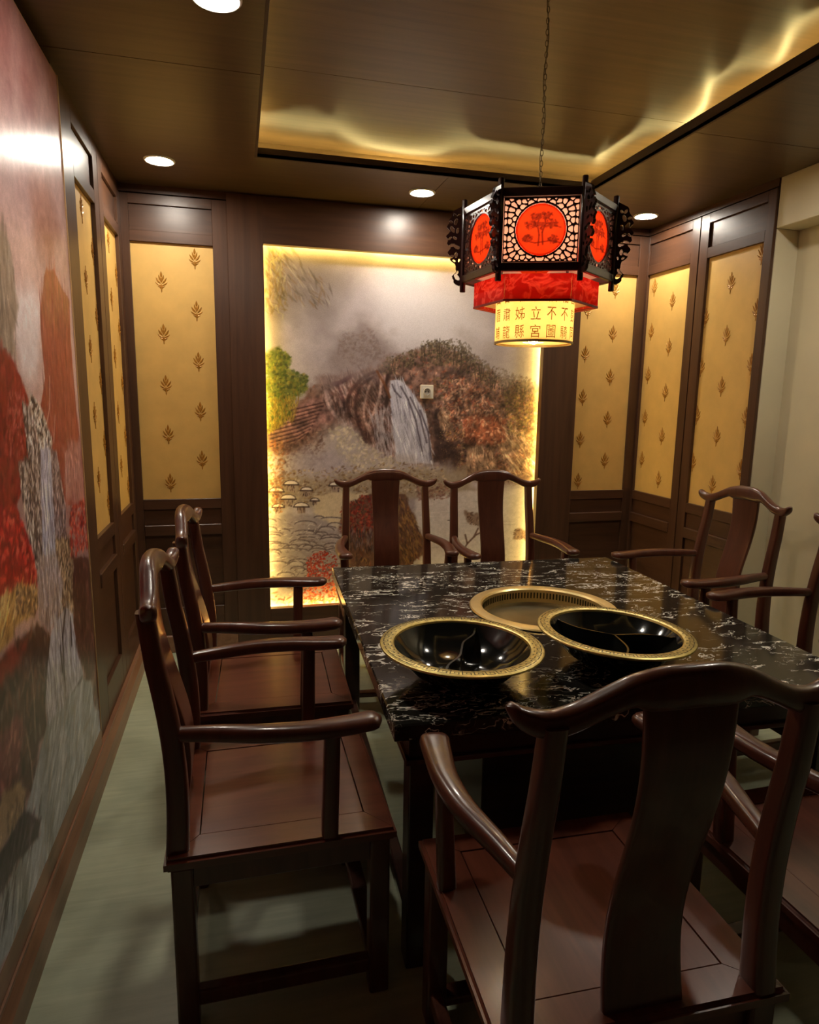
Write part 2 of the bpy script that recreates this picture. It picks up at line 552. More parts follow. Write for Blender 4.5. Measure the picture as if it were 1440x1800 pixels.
# right wall: two wood bays, then a white wall set back under a white bulkhead
C1, C2, D1, D2, PE = -0.034, -0.467, -0.620, -1.060, -1.118
for a, b in ((C1, 0.02), (-0.538, C2), (D1, -0.546), (PE, D2)):
    wbox('stile', 'right', a, b, -0.14, 0.018, 0.11, 2.652, M['wall_wood'], wr)
wall_panel('right', C2, C1, wr, [(C1 - 0.06, 2.315), (C1 - 0.265, 2.20)], 0)
wall_panel('right', D2, D1, wr, [(D1 - 0.01, 2.06), (D1 - 0.20, 2.23), (D1 - .415, 2.345)], 0)
wbox('cornice', 'right', PE, 0.02, -0.14, 0.012, 2.660, HC, M['wall_wood_hy'], wr, 0)
wbox('white_bulkhead', 'right', YF, PE - 0.004, -0.14, 0.006, 2.455, HC, M['white'], wr, 0.003)
wbox('white_return', 'right', PE - 0.0045, PE, -0.14, 0.0, 0.0, 2.4545, M['white'], wr, 0)
tb = box('baseboard_right', W - .030, W, PE, 0, 0, 0.11, M['base_wood'], None, 0.006); tag(tb, 'brown wooden skirting under the right panelling', kind='structure')

# ------------------------------------------------------------------ ceiling with a lit tray
ce = tag(box('ceiling', -0.10, W + 0.22, YF, 0.10, ZU + 0.03, ZU + 0.08, M['lip_wood']), 'dark laminate ceiling with a lit recessed tray', kind='structure')
RO = 0.17     # how far the tray runs back above its lip
def cbox(name, *a, mat='ceil_wood', bev=0.0): return box(name, *a, M[mat], ce, bev)
ys = [0.08, -1.482, -1.486, -3.0, -3.004, YF]
for k in range(0, 6, 2):                      # left soffit in three boards
    cbox('soffit_board', -0.03, TX1, ys[k + 1], ys[k], HC, HC + 0.015)
for k in range(0, 6, 2):                      # right soffit
    cbox('soffit_board', TX2, W + .14, ys[k + 1], ys[k], HC, HC + 0.015)
cbox('soffit_board', TX1, 1.70, TY2, 0.08, HC, HC + 0.015)
cbox('soffit_board', 1.703, TX2, TY2, 0.08, HC, HC + 0.015)
cbox('soffit_board', TX1, TX2, YF, TY1, HC, HC + 0.015)
t = 0.012
cbox('tray_lip', TX1, TX2, TY2, TY2 + t, HC - 0.002, HC + 0.042, mat='lip_wood', bev=.001)
cbox('tray_lip', TX1, TX2, TY1 - t, TY1, HC - 0.002, HC + 0.042, mat='lip_wood', bev=.001)
cbox('tray_lip', TX2, TX2 + t, TY1 - t, TY2 + t, HC - 0.002, HC + 0.055, mat='lip_wood', bev=.001)
cbox('tray_lip', TX1 - t, TX1, TY1 - t, TY2 + t, HC - 0.002, HC + 0.042, mat='lip_wood', bev=.001)
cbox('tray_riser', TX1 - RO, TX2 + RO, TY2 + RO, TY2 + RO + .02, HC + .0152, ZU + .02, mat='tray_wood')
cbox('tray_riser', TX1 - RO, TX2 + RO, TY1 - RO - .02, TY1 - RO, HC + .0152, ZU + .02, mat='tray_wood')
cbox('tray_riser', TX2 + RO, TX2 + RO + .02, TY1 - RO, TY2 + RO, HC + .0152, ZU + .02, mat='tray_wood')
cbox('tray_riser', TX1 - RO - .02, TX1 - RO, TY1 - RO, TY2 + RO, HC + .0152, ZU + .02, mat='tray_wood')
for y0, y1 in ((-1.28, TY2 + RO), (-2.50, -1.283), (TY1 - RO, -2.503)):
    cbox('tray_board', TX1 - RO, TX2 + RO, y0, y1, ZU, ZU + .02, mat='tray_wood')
# a flexible led strip lies in the cove, sagging and rising as it runs round
def cove_strip(fixed, along, keys):
    """keys: (position along the side, distance back from the lip, height above the soffit)"""
    pts = []
    for p, off, h in keys:
        if fixed == 'back': pts.append((p, TY2 + off, HC + h))
        elif fixed == 'right': pts.append((TX2 + off, p, HC + h))
        elif fixed == 'left': pts.append((TX1 - off, p, HC + h))
        else: pts.append((p, TY1 - off, HC + h))
    sec = [(p, (.0045, 0, 0) if along == 'y' else (0, .0045, 0), (0, 0, .002)) for p in catmull(pts, 6)]
    return link('led_strip', bm_mesh(sweep_bm(sec, 6), 'led_strip'), M['cove_led'], ce)
cove_strip('back', 'x', [(.63, .06, .022), (.80, .07, .022), (1.00, .09, .024), (1.12, .09, .022), (1.27, .14, .066), (1.45, .155, .080), (1.65, .145, .074), (1.82, .08, .024), (2.1, .06, .022), (2.35, .05, .022), (2.62, .05, .022)])
cove_strip('right', 'y', [(-.56, .05, .022), (-.80, .05, .022), (-.98, .06, .024), (-1.16, .14, .074), (-1.34, .14, .07), (-1.50, .06, .026), (-1.64, .06, .024), (-1.78, .13, .068), (-1.95, .06, .026), (-2.2, .06, .024), (-2.45, .13, .07), (-2.8, .07, .024), (-3.3, .07, .022)])
cove_strip('left', 'y', [(-.56, .05, .022), (-.90, .05, .022), (-1.10, .14, .074), (-1.6, .14, .074), (-2.2, .12, .05), (-2.8, .07, .024), (-3.3, .07, .022)])
cove_strip('front', 'x', [(.63, .06, .022), (1.2, .08, .022), (1.6, .14, .07), (2.0, .08, .022), (2.62, .06, .022)])

# ------------------------------------------------------------------ downlights
RINGM = bm_mesh(lathe_bm([(0.060, 0.0), (0.074, 0.0), (0.074, -0.004), (0.067, -0.008), (0.060, -0.006)], 40, True), 'trim_ring', True, 40)
LENSM = bm_mesh(lathe_bm([(0.0, -0.004), (0.061, -0.004), (0.061, 0.0), (0, 0)], 32), 'lens')
RINGM.materials.append(M['trim_white']); LENSM.materials.append(M['lens'])
for x, y, lab in ((0.273, -0.451, 'bright round recessed downlight above the gold panels in the left corner'),
                  (1.639, -0.339, 'small recessed downlight between the ceiling tray and the mural top'),
                  (3.080, -0.300, 'bright round recessed downlight beside the lantern in the right corner'),
                  (0.584, -1.930, 'recessed downlight cut off by the top edge of the photo'),
                  (2.95, -1.95, 'added unseen downlight in the right soffit, supplying light from the right')):  # last entry is an added, unseen lamp that lights the room from the right
    e = empty('downlight', (x, y, HC))
    tag(e, lab, 'downlight', 'recessed ceiling downlights')
    link('trim_ring', RINGM, None, e); link('lens', LENSM, None, e)

# ------------------------------------------------------------------ painting tools (colours printed on the two murals)
def pxray(px):
    return FW + RX * (px[0] - 720) / FPX - UP * (px[1] - 900) / FPX

def on_wall(px, axis, val):
    d = pxray(px)
    return CAM + d * ((val - CAM[axis]) / d[axis])

def vnoise(x, y, seed):
    xi, yi = np.floor(x).astype(np.int64), np.floor(y).astype(np.int64)
    fx, fy = x - xi, y - yi
    fx, fy = fx * fx * (3 - 2 * fx), fy * fy * (3 - 2 * fy)
    def h(a, b):
        n = (a * 374761393 + b * 668265263 + seed * 144665) & 0xFFFFFFFF
        n = ((n ^ (n >> 13)) * 1274126177) & 0xFFFFFFFF
        return ((n ^ (n >> 16)) & 0xFFFF) / 65535.0
    return (h(xi, yi) * (1 - fx) + h(xi + 1, yi) * fx) * (1 - fy) + (h(xi, yi + 1) * (1 - fx) + h(xi + 1, yi + 1) * fx) * fy

def fbm(x, y, oct=4, seed=0):
    s, a, t = 0, 1.0, 0
    for i in range(oct):
        s = s + a * vnoise(x * 2 ** i + 17.3 * i, y * 2 ** i + 9.1 * i, seed + i)
        t += a; a *= 0.55
    return s / t

class Canvas:
    def __init__(self, u0, u1, v0, v1, step):
        self.nu, self.nv = int((u1 - u0) / step) + 1, int((v1 - v0) / step) + 1
        self.u = np.linspace(u0, u1, self.nu); self.v = np.linspace(v0, v1, self.nv)
        self.U, self.V = np.meshgrid(self.u, self.v)
        self.c = np.zeros((self.nv, self.nu, 3))
        self.step = step
    def lerp(self, mask, col):
        m = np.clip(mask, 0, 1)[..., None]
        self.c = self.c * (1 - m) + np.asarray(col, float) * m
    def sdf(self, poly):
        X, Y = self.U, self.V
        d = np.full(X.shape, 1e9); inside = np.zeros(X.shape, bool)
        n = len(poly)
        for i in range(n):
            (x0, y0), (x1, y1) = poly[i], poly[(i + 1) % n]
            ex, ey = x1 - x0, y1 - y0
            wx, wy = X - x0, Y - y0
            t = np.clip((wx * ex + wy * ey) / (ex * ex + ey * ey + 1e-12), 0, 1)
            d = np.minimum(d, (wx - t * ex) ** 2 + (wy - t * ey) ** 2)
            cond = ((y0 > Y) != (y1 > Y)) & (X < (x1 - x0) * (Y - y0) / (y1 - y0 + 1e-12) + x0)
            inside ^= cond
        return np.where(inside, 1, -1) * np.sqrt(d)
    def area(self, poly, col, soft=0.02, rough=0.03, fr=18, seed=1, alpha=1.0, clip=None):
        s = self.sdf(poly) + (fbm(self.U * fr, self.V * fr, 4, seed) - 0.5) * 2 * rough
        m = np.clip(s / soft + 0.5, 0, 1)
        m = m * m * (3 - 2 * m) * alpha
        if clip is not None: m = m * clip
        self.lerp(m, col)
        return m
    def strokes(self, poly, n, cols, ln, wd, ang, dang=0.4, alpha=0.7, seed=0):
        r = np.random.default_rng(seed + 100)
        P = np.array(poly); lo, hi = P.min(0), P.max(0)
        cols = np.array(cols, float)
        k = 0; tries = 0
        while k < n and tries < n * 6:
            tries += 1
            x, y = r.uniform(lo[0], hi[0]), r.uniform(lo[1], hi[1])
            ins = False
            for i in range(len(poly)):
                (x0, y0), (x1, y1) = poly[i], poly[(i + 1) % len(poly)]
                if (y0 > y) != (y1 > y) and x < (x1 - x0) * (y - y0) / (y1 - y0 + 1e-12) + x0: ins = not ins
            if not ins: continue
            k += 1
            L, Wd = ln * r.uniform(.4, 1.4), wd * r.uniform(.5, 1.5)
            a = ang + r.normal() * dang
            R = max(L, Wd) * 1.3
            i0, i1 = np.searchsorted(self.u, (x - R, x + R)); j0, j1 = np.searchsorted(self.v, (y - R, y + R))
            if i1 <= i0 or j1 <= j0: continue
            dx, dy = self.U[j0:j1, i0:i1] - x, self.V[j0:j1, i0:i1] - y
            ca, sa = math.cos(a), math.sin(a)
            q = ((dx * ca + dy * sa) / L) ** 2 + ((-dx * sa + dy * ca) / Wd) ** 2
            m = (np.clip(1.4 - q * 1.4, 0, 1) * alpha)[..., None]
            col = cols[r.integers(len(cols))] * r.uniform(.85, 1.15)
            self.c[j0:j1, i0:i1] = self.c[j0:j1, i0:i1] * (1 - m) + col * m
    def line(self, pts, col, wd, alpha=0.9):
        for (x0, y0), (x1, y1) in zip(pts, pts[1:]):
            R = wd * 2
            i0, i1 = np.searchsorted(self.u, (min(x0, x1) - R, max(x0, x1) + R)); j0, j1 = np.searchsorted(self.v, (min(y0, y1) - R, max(y0, y1) + R))
            if i1 <= i0 or j1 <= j0: continue
            X, Y = self.U[j0:j1, i0:i1], self.V[j0:j1, i0:i1]
            ex, ey = x1 - x0, y1 - y0
            t = np.clip(((X - x0) * ex + (Y - y0) * ey) / (ex * ex + ey * ey + 1e-12), 0, 1)
            d = np.hypot(X - x0 - t * ex, Y - y0 - t * ey)
            m = (np.clip(1.5 - d / wd, 0, 1) * alpha)[..., None]
            self.c[j0:j1, i0:i1] = self.c[j0:j1, i0:i1] * (1 - m) + np.array(col, float) * m
    def mesh(self, name, to3d, gain):
        nu, nv = self.nu, self.nv
        co = to3d(self.U.ravel(), self.V.ravel())
        me = bpy.data.meshes.new(name)
        me.vertices.add(nu * nv)
        me.vertices.foreach_set('co', co.astype(np.float32).ravel())
        idx = np.arange(nu * nv).reshape(nv, nu)
        q = np.stack([idx[:-1, :-1], idx[:-1, 1:], idx[1:, 1:], idx[1:, :-1]], -1).reshape(-1, 4)
        nf = len(q)
        me.loops.add(nf * 4); me.polygons.add(nf)
        me.loops.foreach_set('vertex_index', q.ravel().astype(np.int32))
        me.polygons.foreach_set('loop_start', np.arange(0, nf * 4, 4, dtype=np.int32))
        me.polygons.foreach_set('loop_total', np.full(nf, 4, dtype=np.int32))
        me.update(calc_edges=True)
        c = np.clip(self.c, 0, 255) / 255
        lin = np.where(c <= 0.04045, c / 12.92, ((c + 0.055) / 1.055) ** 2.4) * gain
        rgba = np.ones((nu * nv, 4), np.float32); rgba[:, :3] = np.clip(lin.reshape(-1, 3), 0, 0.95)
        at = me.attributes.new('paint', 'FLOAT_COLOR', 'POINT')
        at.data.foreach_set('color', rgba.ravel())
        return me

# --- back mural: misty waterfall valley, red bushes and a lake
YM = 0.060
def paint_back():
    cv = Canvas(M1 - 0.04, M2 + 0.04, MB - 0.04, MT + 0.04, 0.0042)
    def P(*pts):      # points read on an enlarged view of the picture, put onto the wall plane
        out = []
        for X, Y in pts:
            q = on_wall((440 + X * 0.3779, 400 + Y * 0.3778), 1, YM)
            out.append((q[0], q[2]))
        return out
    U, V = cv.U, cv.V
    n1 = fbm(U * 3, V * 3, 4, 3)
    base = np.array([150, 138, 142.0]); lite = np.array([186, 176, 180.0]); dk = np.array([122, 110, 108.0])
    k = np.clip((n1 - .35) * 2.2, 0, 1)[..., None]
    cv.c = base * (1 - k) + lite * k
    cv.area(P((0, 0), (620, 90), (420, 260), (330, 420), (60, 470)), dk, .30, .12, 5, 5, .9)
    cv.area(P((560, 240), (1000, 240), (1080, 480), (900, 600), (600, 560)), (196, 188, 190), .30, .05, 4, 6, .9)
    cv.strokes(P((60, 90), (200, 100), (420, 330), (300, 380), (90, 300)), 130, [(96, 84, 78), (150, 138, 130), (118, 96, 76)], .045, .006, -.9, .3, .55, 1)
    cv.strokes(P((60, 100), (150, 110), (180, 420), (70, 400)), 160, [(120, 96, 60), (96, 82, 60), (150, 140, 110)], .03, .006, 1.9, .5, .5, 2)
    # distant haze with tree shapes
    cv.area(P((400, 520), (520, 450), (640, 520), (700, 620), (560, 700), (380, 640)), (128, 112, 110), .16, .08, 10, 8, .75)
    cv.strokes(P((420, 500), (560, 470), (640, 600), (520, 650), (400, 600)), 260, [(104, 84, 80), (124, 106, 100)], .016, .008, .2, .8, .30, 3)
    # the hill
    hill = P((60, 900), (240, 800), (330, 700), (480, 680), (560, 650), (640, 610), (720, 600), (800, 560), (880, 545), (980, 585), (1060, 630), (1180, 700), (1300, 720), (1400, 760),
             (1400, 1200), (1050, 1170), (860, 1140), (650, 1100), (380, 1110), (60, 1040))
    cv.area(hill, (112, 84, 74), .05, .04, 26, 9)
    cv.strokes(hill, 2600, [(84, 58, 50), (128, 96, 80), (62, 42, 38), (152, 120, 100), (112, 86, 84), (140, 78, 56)], .018, .007, .9, .9, .6, 4)
    top = P((560, 660), (700, 590), (860, 530), (1000, 560), (1120, 640), (1300, 700), (1400, 760), (1400, 820), (1100, 720), (900, 640), (700, 650), (600, 700))
    cv.strokes(top, 1100, [(78, 64, 50), (96, 82, 58), (60, 46, 38), (116, 94, 76), (104, 78, 56)], .010, .007, 1.2, .9, .65, 5)
    cv.strokes(P((820, 520), (1000, 520), (1080, 640), (850, 640)), 240, [(84, 74, 52), (70, 58, 44), (110, 92, 72)], .012, .005, 1.4, .7, .55, 15)
    # stepped ledges on the left
    cv.area(P((90, 860), (260, 800), (420, 760), (400, 900), (250, 960), (90, 980)), (120, 88, 84), .05, .02, 18, 31, .9)
    for i in range(9):
        y = 835 + i * 18
        cv.line(P((100 - i, y + 40), (220, y + 8), (350 - i * 10, y - 22)), (62, 36, 34), .0045, .8)
        cv.line(P((100 - i, y + 47), (220, y + 15), (340 - i * 10, y - 15)), (150, 112, 100), .0035, .6)
    # cliffs in long downward strokes
    cliff = P((330, 700), (480, 680), (600, 660), (660, 740), (660, 1080), (520, 1040), (430, 900), (340, 820))
    cv.area(cliff, (112, 86, 82), .04, .02, 22, 12)
    cv.strokes(cliff, 520, [(78, 54, 48), (140, 112, 106), (96, 66, 56), (162, 138, 134), (64, 44, 42)], .050, .005, 1.9, .25, .6, 6)
    cv.area(P((455, 740), (530, 700), (600, 760), (560, 900), (590, 1040), (520, 980), (460, 860)), (88, 60, 50), .03, .03, 25, 13, .7)
    cv.strokes(P((455, 740), (540, 700), (640, 800), (640, 1060), (540, 1000), (460, 860)), 260, [(70, 46, 40), (128, 96, 82), (150, 124, 116)], .045, .004, 2.0, .25, .6, 7)
    for ln, c_, w_ in ((((600, 665), (540, 690), (485, 740), (455, 800), (460, 880)), (64, 42, 38), .010), (((585, 690), (520, 730), (490, 800), (500, 900), (540, 1000)), (70, 46, 42), .009),
                       (((610, 700), (600, 790), (575, 860), (545, 930)), (160, 132, 122), .008), (((560, 720), (535, 800), (530, 880), (560, 960)), (150, 120, 110), .007),
                       (((640, 800), (600, 860), (585, 960), (600, 1060)), (78, 54, 50), .009), (((625, 830), (615, 930), (630, 1050)), (176, 160, 162), .006),
                       (((350, 760), (365, 830), (400, 880)), (170, 142, 140), .010), (((400, 720), (430, 790), (440, 850)), (74, 50, 50), .008), (((470, 690), (420, 720), (380, 730)), (84, 58, 60), .012)):
        cv.line(P(*[(p.x, p.y) for p in catmull([(a, b, 0) for a, b in ln], 5)]), c_, w_, .75)
    # right hillside: foliage and rocks
    cv.strokes(P((850, 700), (1100, 680), (1330, 780), (1340, 1150), (880, 1130)), 2200, [(82, 54, 40), (118, 84, 60), (62, 42, 34), (140, 104, 78), (108, 66, 44), (96, 84, 56)], .010, .006, .8, 1.0, .65, 8)
    cv.area(P((850, 840), (920, 850), (900, 960), (960, 1060), (850, 1100)), (52, 38, 36), .04, .03, 25, 14, .85)
    for pl in (((1010, 1000), (1080, 980), (1110, 1140), (1000, 1150)), ((1120, 930), (1180, 920), (1240, 1010), (1180, 1080)), ((870, 860), (930, 850), (940, 930), (890, 950)), ((1090, 1040), (1130, 1030), (1150, 1140), (1100, 1140))):
        cv.area(P(*pl), (142, 112, 90), .02, .015, 30, 16, .9)
        cv.strokes(P(*pl), 60, [(172, 144, 120), (108, 80, 62), (84, 60, 48)], .022, .004, 1.9, .3, .7, 9)
    cv.area(P((990, 880), (1080, 860), (1180, 900), (1190, 1000), (1060, 1010), (1000, 1010)), (146, 84, 60), .03, .03, 26, 37, .85)
    cv.strokes(P((900, 690), (1000, 680), (1090, 760), (1180, 900), (1190, 1000), (1000, 1010), (900, 860)), 460, [(150, 86, 60), (178, 128, 100), (104, 58, 44), (196, 156, 130), (80, 48, 40)], .016, .007, 1.1, .9, .65, 33)
    cv.strokes(P((1180, 900), (1280, 960), (1330, 1150), (1180, 1150)), 160, [(160, 136, 116), (118, 92, 78), (182, 164, 148)], .040, .005, 2.2, .2, .5, 34)
    cv.strokes(P((880, 950), (1000, 930), (1000, 1120), (890, 1120)), 160, [(190, 160, 110), (160, 124, 70)], .004, .004, 0, 1, .8, 10)
    cv.strokes(P((1180, 760), (1340, 780), (1340, 1000), (1200, 960)), 500, [(104, 92, 52), (124, 100, 60), (78, 64, 44)], .010, .006, .6, 1, .6, 18)
    hm_ = np.clip(cv.sdf(hill) / .06, 0, 1)[..., None]
    cv.c = cv.c * (1 + hm_ * (fbm(U * 15, V * 15, 4, 52)[..., None] - .48) * 1.1)
    cv.c = cv.c * (1 + hm_ * (fbm(U * 42, V * 42, 3, 53)[..., None] - .48) * 0.8)
    # trees standing out against the sky along the ridge
    r = np.random.default_rng(77)
    for tx_, ty_, hh in ((660, 620, 40), (730, 600, 36), (820, 560, 60), (860, 555, 70), (900, 560, 60), (960, 580, 70), (1000, 600, 50), (1060, 650, 60), (1120, 690, 40), (1190, 720, 50), (1270, 740, 60)):
        for j in range(5):
            x0 = tx_ + r.uniform(-22, 22); lean = r.uniform(-16, 16)
            cv.line(P((x0, ty_ + 60), (x0 + lean * .5, ty_ + 60 - hh * .6), (x0 + lean, ty_ + 50 - hh)), (66, 52, 42), .0030, .7)
        cv.strokes(P((tx_ - 40, ty_ + 30), (tx_ - 26, ty_ - hh * .5), (tx_ + 26, ty_ - hh * .6), (tx_ + 44, ty_ + 20), (tx_ + 10, ty_ + 60)), 60, [(70, 60, 44), (92, 82, 56), (54, 44, 36), (120, 104, 78)], .008, .005, 1.0, .9, .6, int(tx_))
    cv.area(P((870, 1010), (960, 1000), (960, 1130), (880, 1130)), (60, 42, 40), .04, .04, 26, 40, .7)
    # haze on the ridge
    cv.area(P((980, 500), (1400, 620), (1400, 800), (1250, 740), (1100, 660)), (158, 146, 142), .16, .08, 12, 38, .55)
    cv.area(P((300, 640), (560, 600), (640, 640), (500, 720), (330, 740)), (156, 140, 142), .14, .06, 12, 39, .5)
    # the waterfall
    fall = P((650, 712), (690, 708), (730, 740), (775, 795), (815, 865), (835, 960), (850, 1100), (680, 1095), (665, 960), (655, 840))
    cv.area(fall, (186, 182, 194), .012, .010, 30, 20)
    cv.strokes(fall, 240, [(224, 222, 230), (168, 164, 180), (206, 200, 210), (128, 122, 138)], .060, .0045, 1.82, .10, .7, 11)
    for ln in (((700, 740), (735, 800), (770, 900), (800, 1040)), ((745, 790), (790, 880), (820, 1000)), ((790, 850), (828, 950), (842, 1080)), ((660, 730), (672, 760), (700, 790))):
        cv.line(P(*ln), (84, 74, 84), .0055, .85)
    cv.strokes(P((560, 880), (650, 820), (680, 1090), (600, 1090)), 130, [(190, 180, 186), (160, 146, 150)], .055, .004, 1.75, .12, .5, 12)
    cv.line(P((640, 690), (628, 740), (640, 790), (632, 830)), (52, 34, 30), .012, .9)
    cv.line(P((590, 670), (620, 720), (650, 790)), (110, 66, 40), .008, .8)
    # mist below
    cv.area(P((300, 1000), (420, 900), (520, 980), (660, 1080), (900, 1090), (1000, 1200), (600, 1260), (120, 1200), (160, 1080)), (178, 166, 164), .10, .06, 10, 22, .9)
    cv.strokes(P((360, 940), (460, 920), (560, 1020), (680, 1080), (640, 1140), (440, 1110)), 320, [(204, 192, 170), (176, 160, 140), (190, 176, 150)], .014, .009, .6, .9, .55, 13)
    cv.strokes(P((120, 1010), (330, 960), (360, 1080), (140, 1180)), 300, [(104, 78, 70), (140, 116, 110), (88, 60, 54)], .018, .007, .5, .7, .5, 14)
    cv.area(P((190, 1060), (370, 1030), (480, 1120), (420, 1200), (180, 1200)), (164, 152, 162), .10, .05, 10, 24, .8)
    # meadow, huts and paths
    cv.area(P((80, 1180), (560, 1130), (1000, 1120), (1060, 1240), (760, 1260), (560, 1270), (80, 1300)), (150, 132, 112), .06, .04, 16, 25, .85)
    cv.strokes(P((80, 1140), (700, 1090), (900, 1120), (920, 1230), (560, 1250), (80, 1300)), 760, [(120, 92, 66), (176, 156, 126), (146, 118, 80), (96, 68, 54), (186, 170, 150)], .013, .006, .2, .6, .6, 16)
    cv.area(P((300, 1250), (430, 1230), (560, 1240), (480, 1300), (420, 1400), (300, 1360)), (196, 178, 150), .03, .02, 16, 26, .9)
    for hx, hy, hs in ((190, 1195, 1.0), (262, 1222, .8), (238, 1298, 1.0), (176, 1262, 1.05), (122, 1228, 1.0), (130, 1300, .8), (300, 1270, .6), (398, 1200, .9)):
        roof = [(hx + 34 * hs * math.cos(t_), hy - 19 * hs * math.sin(t_)) for t_ in np.linspace(0, PI, 9)]
        cv.area(P((hx - 20 * hs, hy), (hx + 20 * hs, hy), (hx + 18 * hs, hy + 34 * hs), (hx - 18 * hs, hy + 34 * hs)), (150, 130, 118), .008, .004, 30, 28)
        cv.strokes(P((hx - 20 * hs, hy), (hx + 20 * hs, hy), (hx + 18 * hs, hy + 34 * hs), (hx - 18 * hs, hy + 34 * hs)), 8, [(60, 42, 40), (84, 60, 54)], .012, .005, 1.57, .1, .8, int(hx))
        cv.area(P(*roof), (214, 204, 198), .006, .003, 30, 27)
        cv.line(P(*roof), (76, 58, 56), .0032, .8)
        cv.line(P((hx - 36 * hs, hy + 2), (hx + 36 * hs, hy + 2)), (52, 36, 36), .0045, .9)
    # lake
    lake = P((770, 1270), (900, 1250), (1060, 1220), (1400, 1210), (1400, 1800), (700, 1800), (780, 1560), (740, 1420), (760, 1330))
    cv.area(lake, (190, 180, 178), .03, .02, 12, 30)
    cv.strokes(lake, 120, [(206, 198, 196), (172, 160, 160)], .06, .004, 0, .05, .4, 17)
    cv.strokes(P((760, 1180), (950, 1200), (960, 1260), (780, 1270)), 200, [(120, 84, 76), (150, 112, 96), (96, 62, 56)], .014, .006, .2, .6, .6, 19)
    for pl in (((1000, 1320), (1100, 1340), (1090, 1390), (1010, 1380)), ((1230, 1400), (1280, 1410), (1290, 1450), (1220, 1450))):
        cv.area(P(*pl), (120, 96, 84), .02, .02, 22, 32, .9)
        cv.strokes(P(*pl), 60, [(90, 66, 56), (152, 124, 104)], .012, .005, .4, .8, .7, 20)
    for ln in (((980, 1520), (1010, 1470), (1050, 1430), (1090, 1410)), ((1010, 1470), (1000, 1430)), ((1040, 1440), (1060, 1400))):
        cv.line(P(*ln), (92, 66, 58), .006, .9)
    cv.line(P((920, 1362), (940, 1364)), (90, 76, 74), .004, .9)
    # central rock with red trees
    rock = P((430, 1300), (520, 1250), (640, 1230), (720, 1240), (760, 1340), (800, 1440), (830, 1500), (760, 1560), (740, 1700), (430, 1700), (400, 1480))
    cv.area(rock, (98, 68, 56), .02, .02, 24, 33)
    cv.strokes(rock, 520, [(70, 46, 40), (130, 92, 62), (150, 116, 70), (56, 38, 36), (112, 60, 46)], .026, .005, 1.7, .4, .7, 21)
    cv.strokes(P((700, 1260), (760, 1340), (800, 1440), (770, 1540), (700, 1560)), 160, [(150, 112, 66), (110, 78, 50), (64, 44, 38)], .03, .005, 1.9, .3, .7, 22)
    red = P((420, 1310), (520, 1240), (600, 1260), (600, 1420), (520, 1440), (420, 1420))
    cv.strokes(red, 520, [(126, 44, 36), (150, 66, 50), (96, 34, 32), (110, 70, 60)], .011, .007, .6, .9, .75, 23)
    cv.strokes(P((430, 1400), (580, 1400), (580, 1500), (430, 1500)), 160, [(66, 50, 54), (120, 104, 108), (48, 36, 38)], .026, .0035, 1.57, .12, .7, 24)
    # pale boulders with dark outlines, lower left
    bould = P((80, 1340), (300, 1330), (430, 1420), (420, 1640), (80, 1680))
    cv.area(bould, (150, 138, 142), .03, .02, 20, 34)
    r = np.random.default_rng(5)
    for i in range(70):
        x, y = r.uniform(90, 420), r.uniform(1350, 1660)
        a, b = r.uniform(22, 60), r.uniform(8, 20)
        arc = [(x + a * math.cos(t_), y - b * math.sin(t_)) for t_ in np.linspace(0.1, 3.0, 7)]
        cv.area(P(*arc), (176, 166, 168), .012, .004, 30, 35 + i, .55)
        cv.line(P(*arc), (84, 70, 74), .0038, .75)
    cv.strokes(P((80, 1340), (430, 1400), (430, 1660), (80, 1680)), 260, [(98, 84, 88), (200, 190, 190), (126, 108, 104)], .018, .004, .15, .5, .55, 25)
    # foot of the picture
    cv.strokes(P((60, 1640), (1400, 1600), (1400, 1850), (60, 1850)), 1100, [(150, 90, 56), (176, 140, 110), (120, 60, 40), (190, 170, 150), (96, 66, 56)], .022, .006, .3, .6, .7, 26)
    cv.strokes(P((260, 1540), (330, 1500), (400, 1530), (410, 1630), (270, 1640)), 320, [(160, 44, 30), (182, 70, 44), (128, 34, 28)], .008, .006, .6, 1.0, .85, 27)
    cv.strokes(P((210, 1660), (400, 1640), (420, 1740), (220, 1750)), 320, [(190, 66, 36), (206, 104, 52), (140, 44, 30)], .009, .006, .6, 1.0, .8, 28)
    # green bushes left
    bush = P((70, 600), (130, 560), (190, 600), (180, 660), (270, 690), (260, 760), (200, 800), (190, 880), (80, 960))
    cv.area(bush, (86, 92, 40), .04, .04, 26, 36, .95)
    cv.strokes(bush, 700, [(70, 84, 30), (110, 116, 46), (54, 62, 28), (134, 132, 60), (120, 104, 40)], .012, .008, .6, .9, .65, 29)
    cv.strokes(P((70, 800), (230, 790), (200, 900), (80, 960)), 280, [(140, 116, 44), (112, 86, 34), (160, 138, 66)], .018, .004, 1.5, .4, .65, 30)
    cv.strokes(P((60, 980), (160, 1000), (150, 1330), (70, 1330)), 300, [(150, 92, 56), (120, 70, 44), (170, 126, 90)], .010, .007, .8, .9, .5, 31)
    f = (fbm(U * 60, V * 60, 3, 50) - .5)[..., None] * 26
    cv.c = cv.c + f * np.clip((2.25 - V) * 1.2, 0.1, 1)[..., None]
    me = cv.mesh('landscape_mural', lambda u, v: np.stack([u, np.full_like(u, YM), v], 1), 1.25)
    me.materials.append(M['mural_back'])
    return me
mu = empty('landscape_mural', (1.674, YM + .01, MB))
tag(mu, 'framed back wall mural of a misty waterfall valley, edged by yellow light', 'mural')
o = link('printed_sheet', paint_back(), None, mu); o.location = (-1.674, -(YM + .01), -MB)
o = box('backing_board', M1 - .045, M2 + .045, YM + .002, YM + .03, MB - .045, MT + .045, M['cream_edge'], mu); o.location = (-1.674, -(YM + .01), -MB)

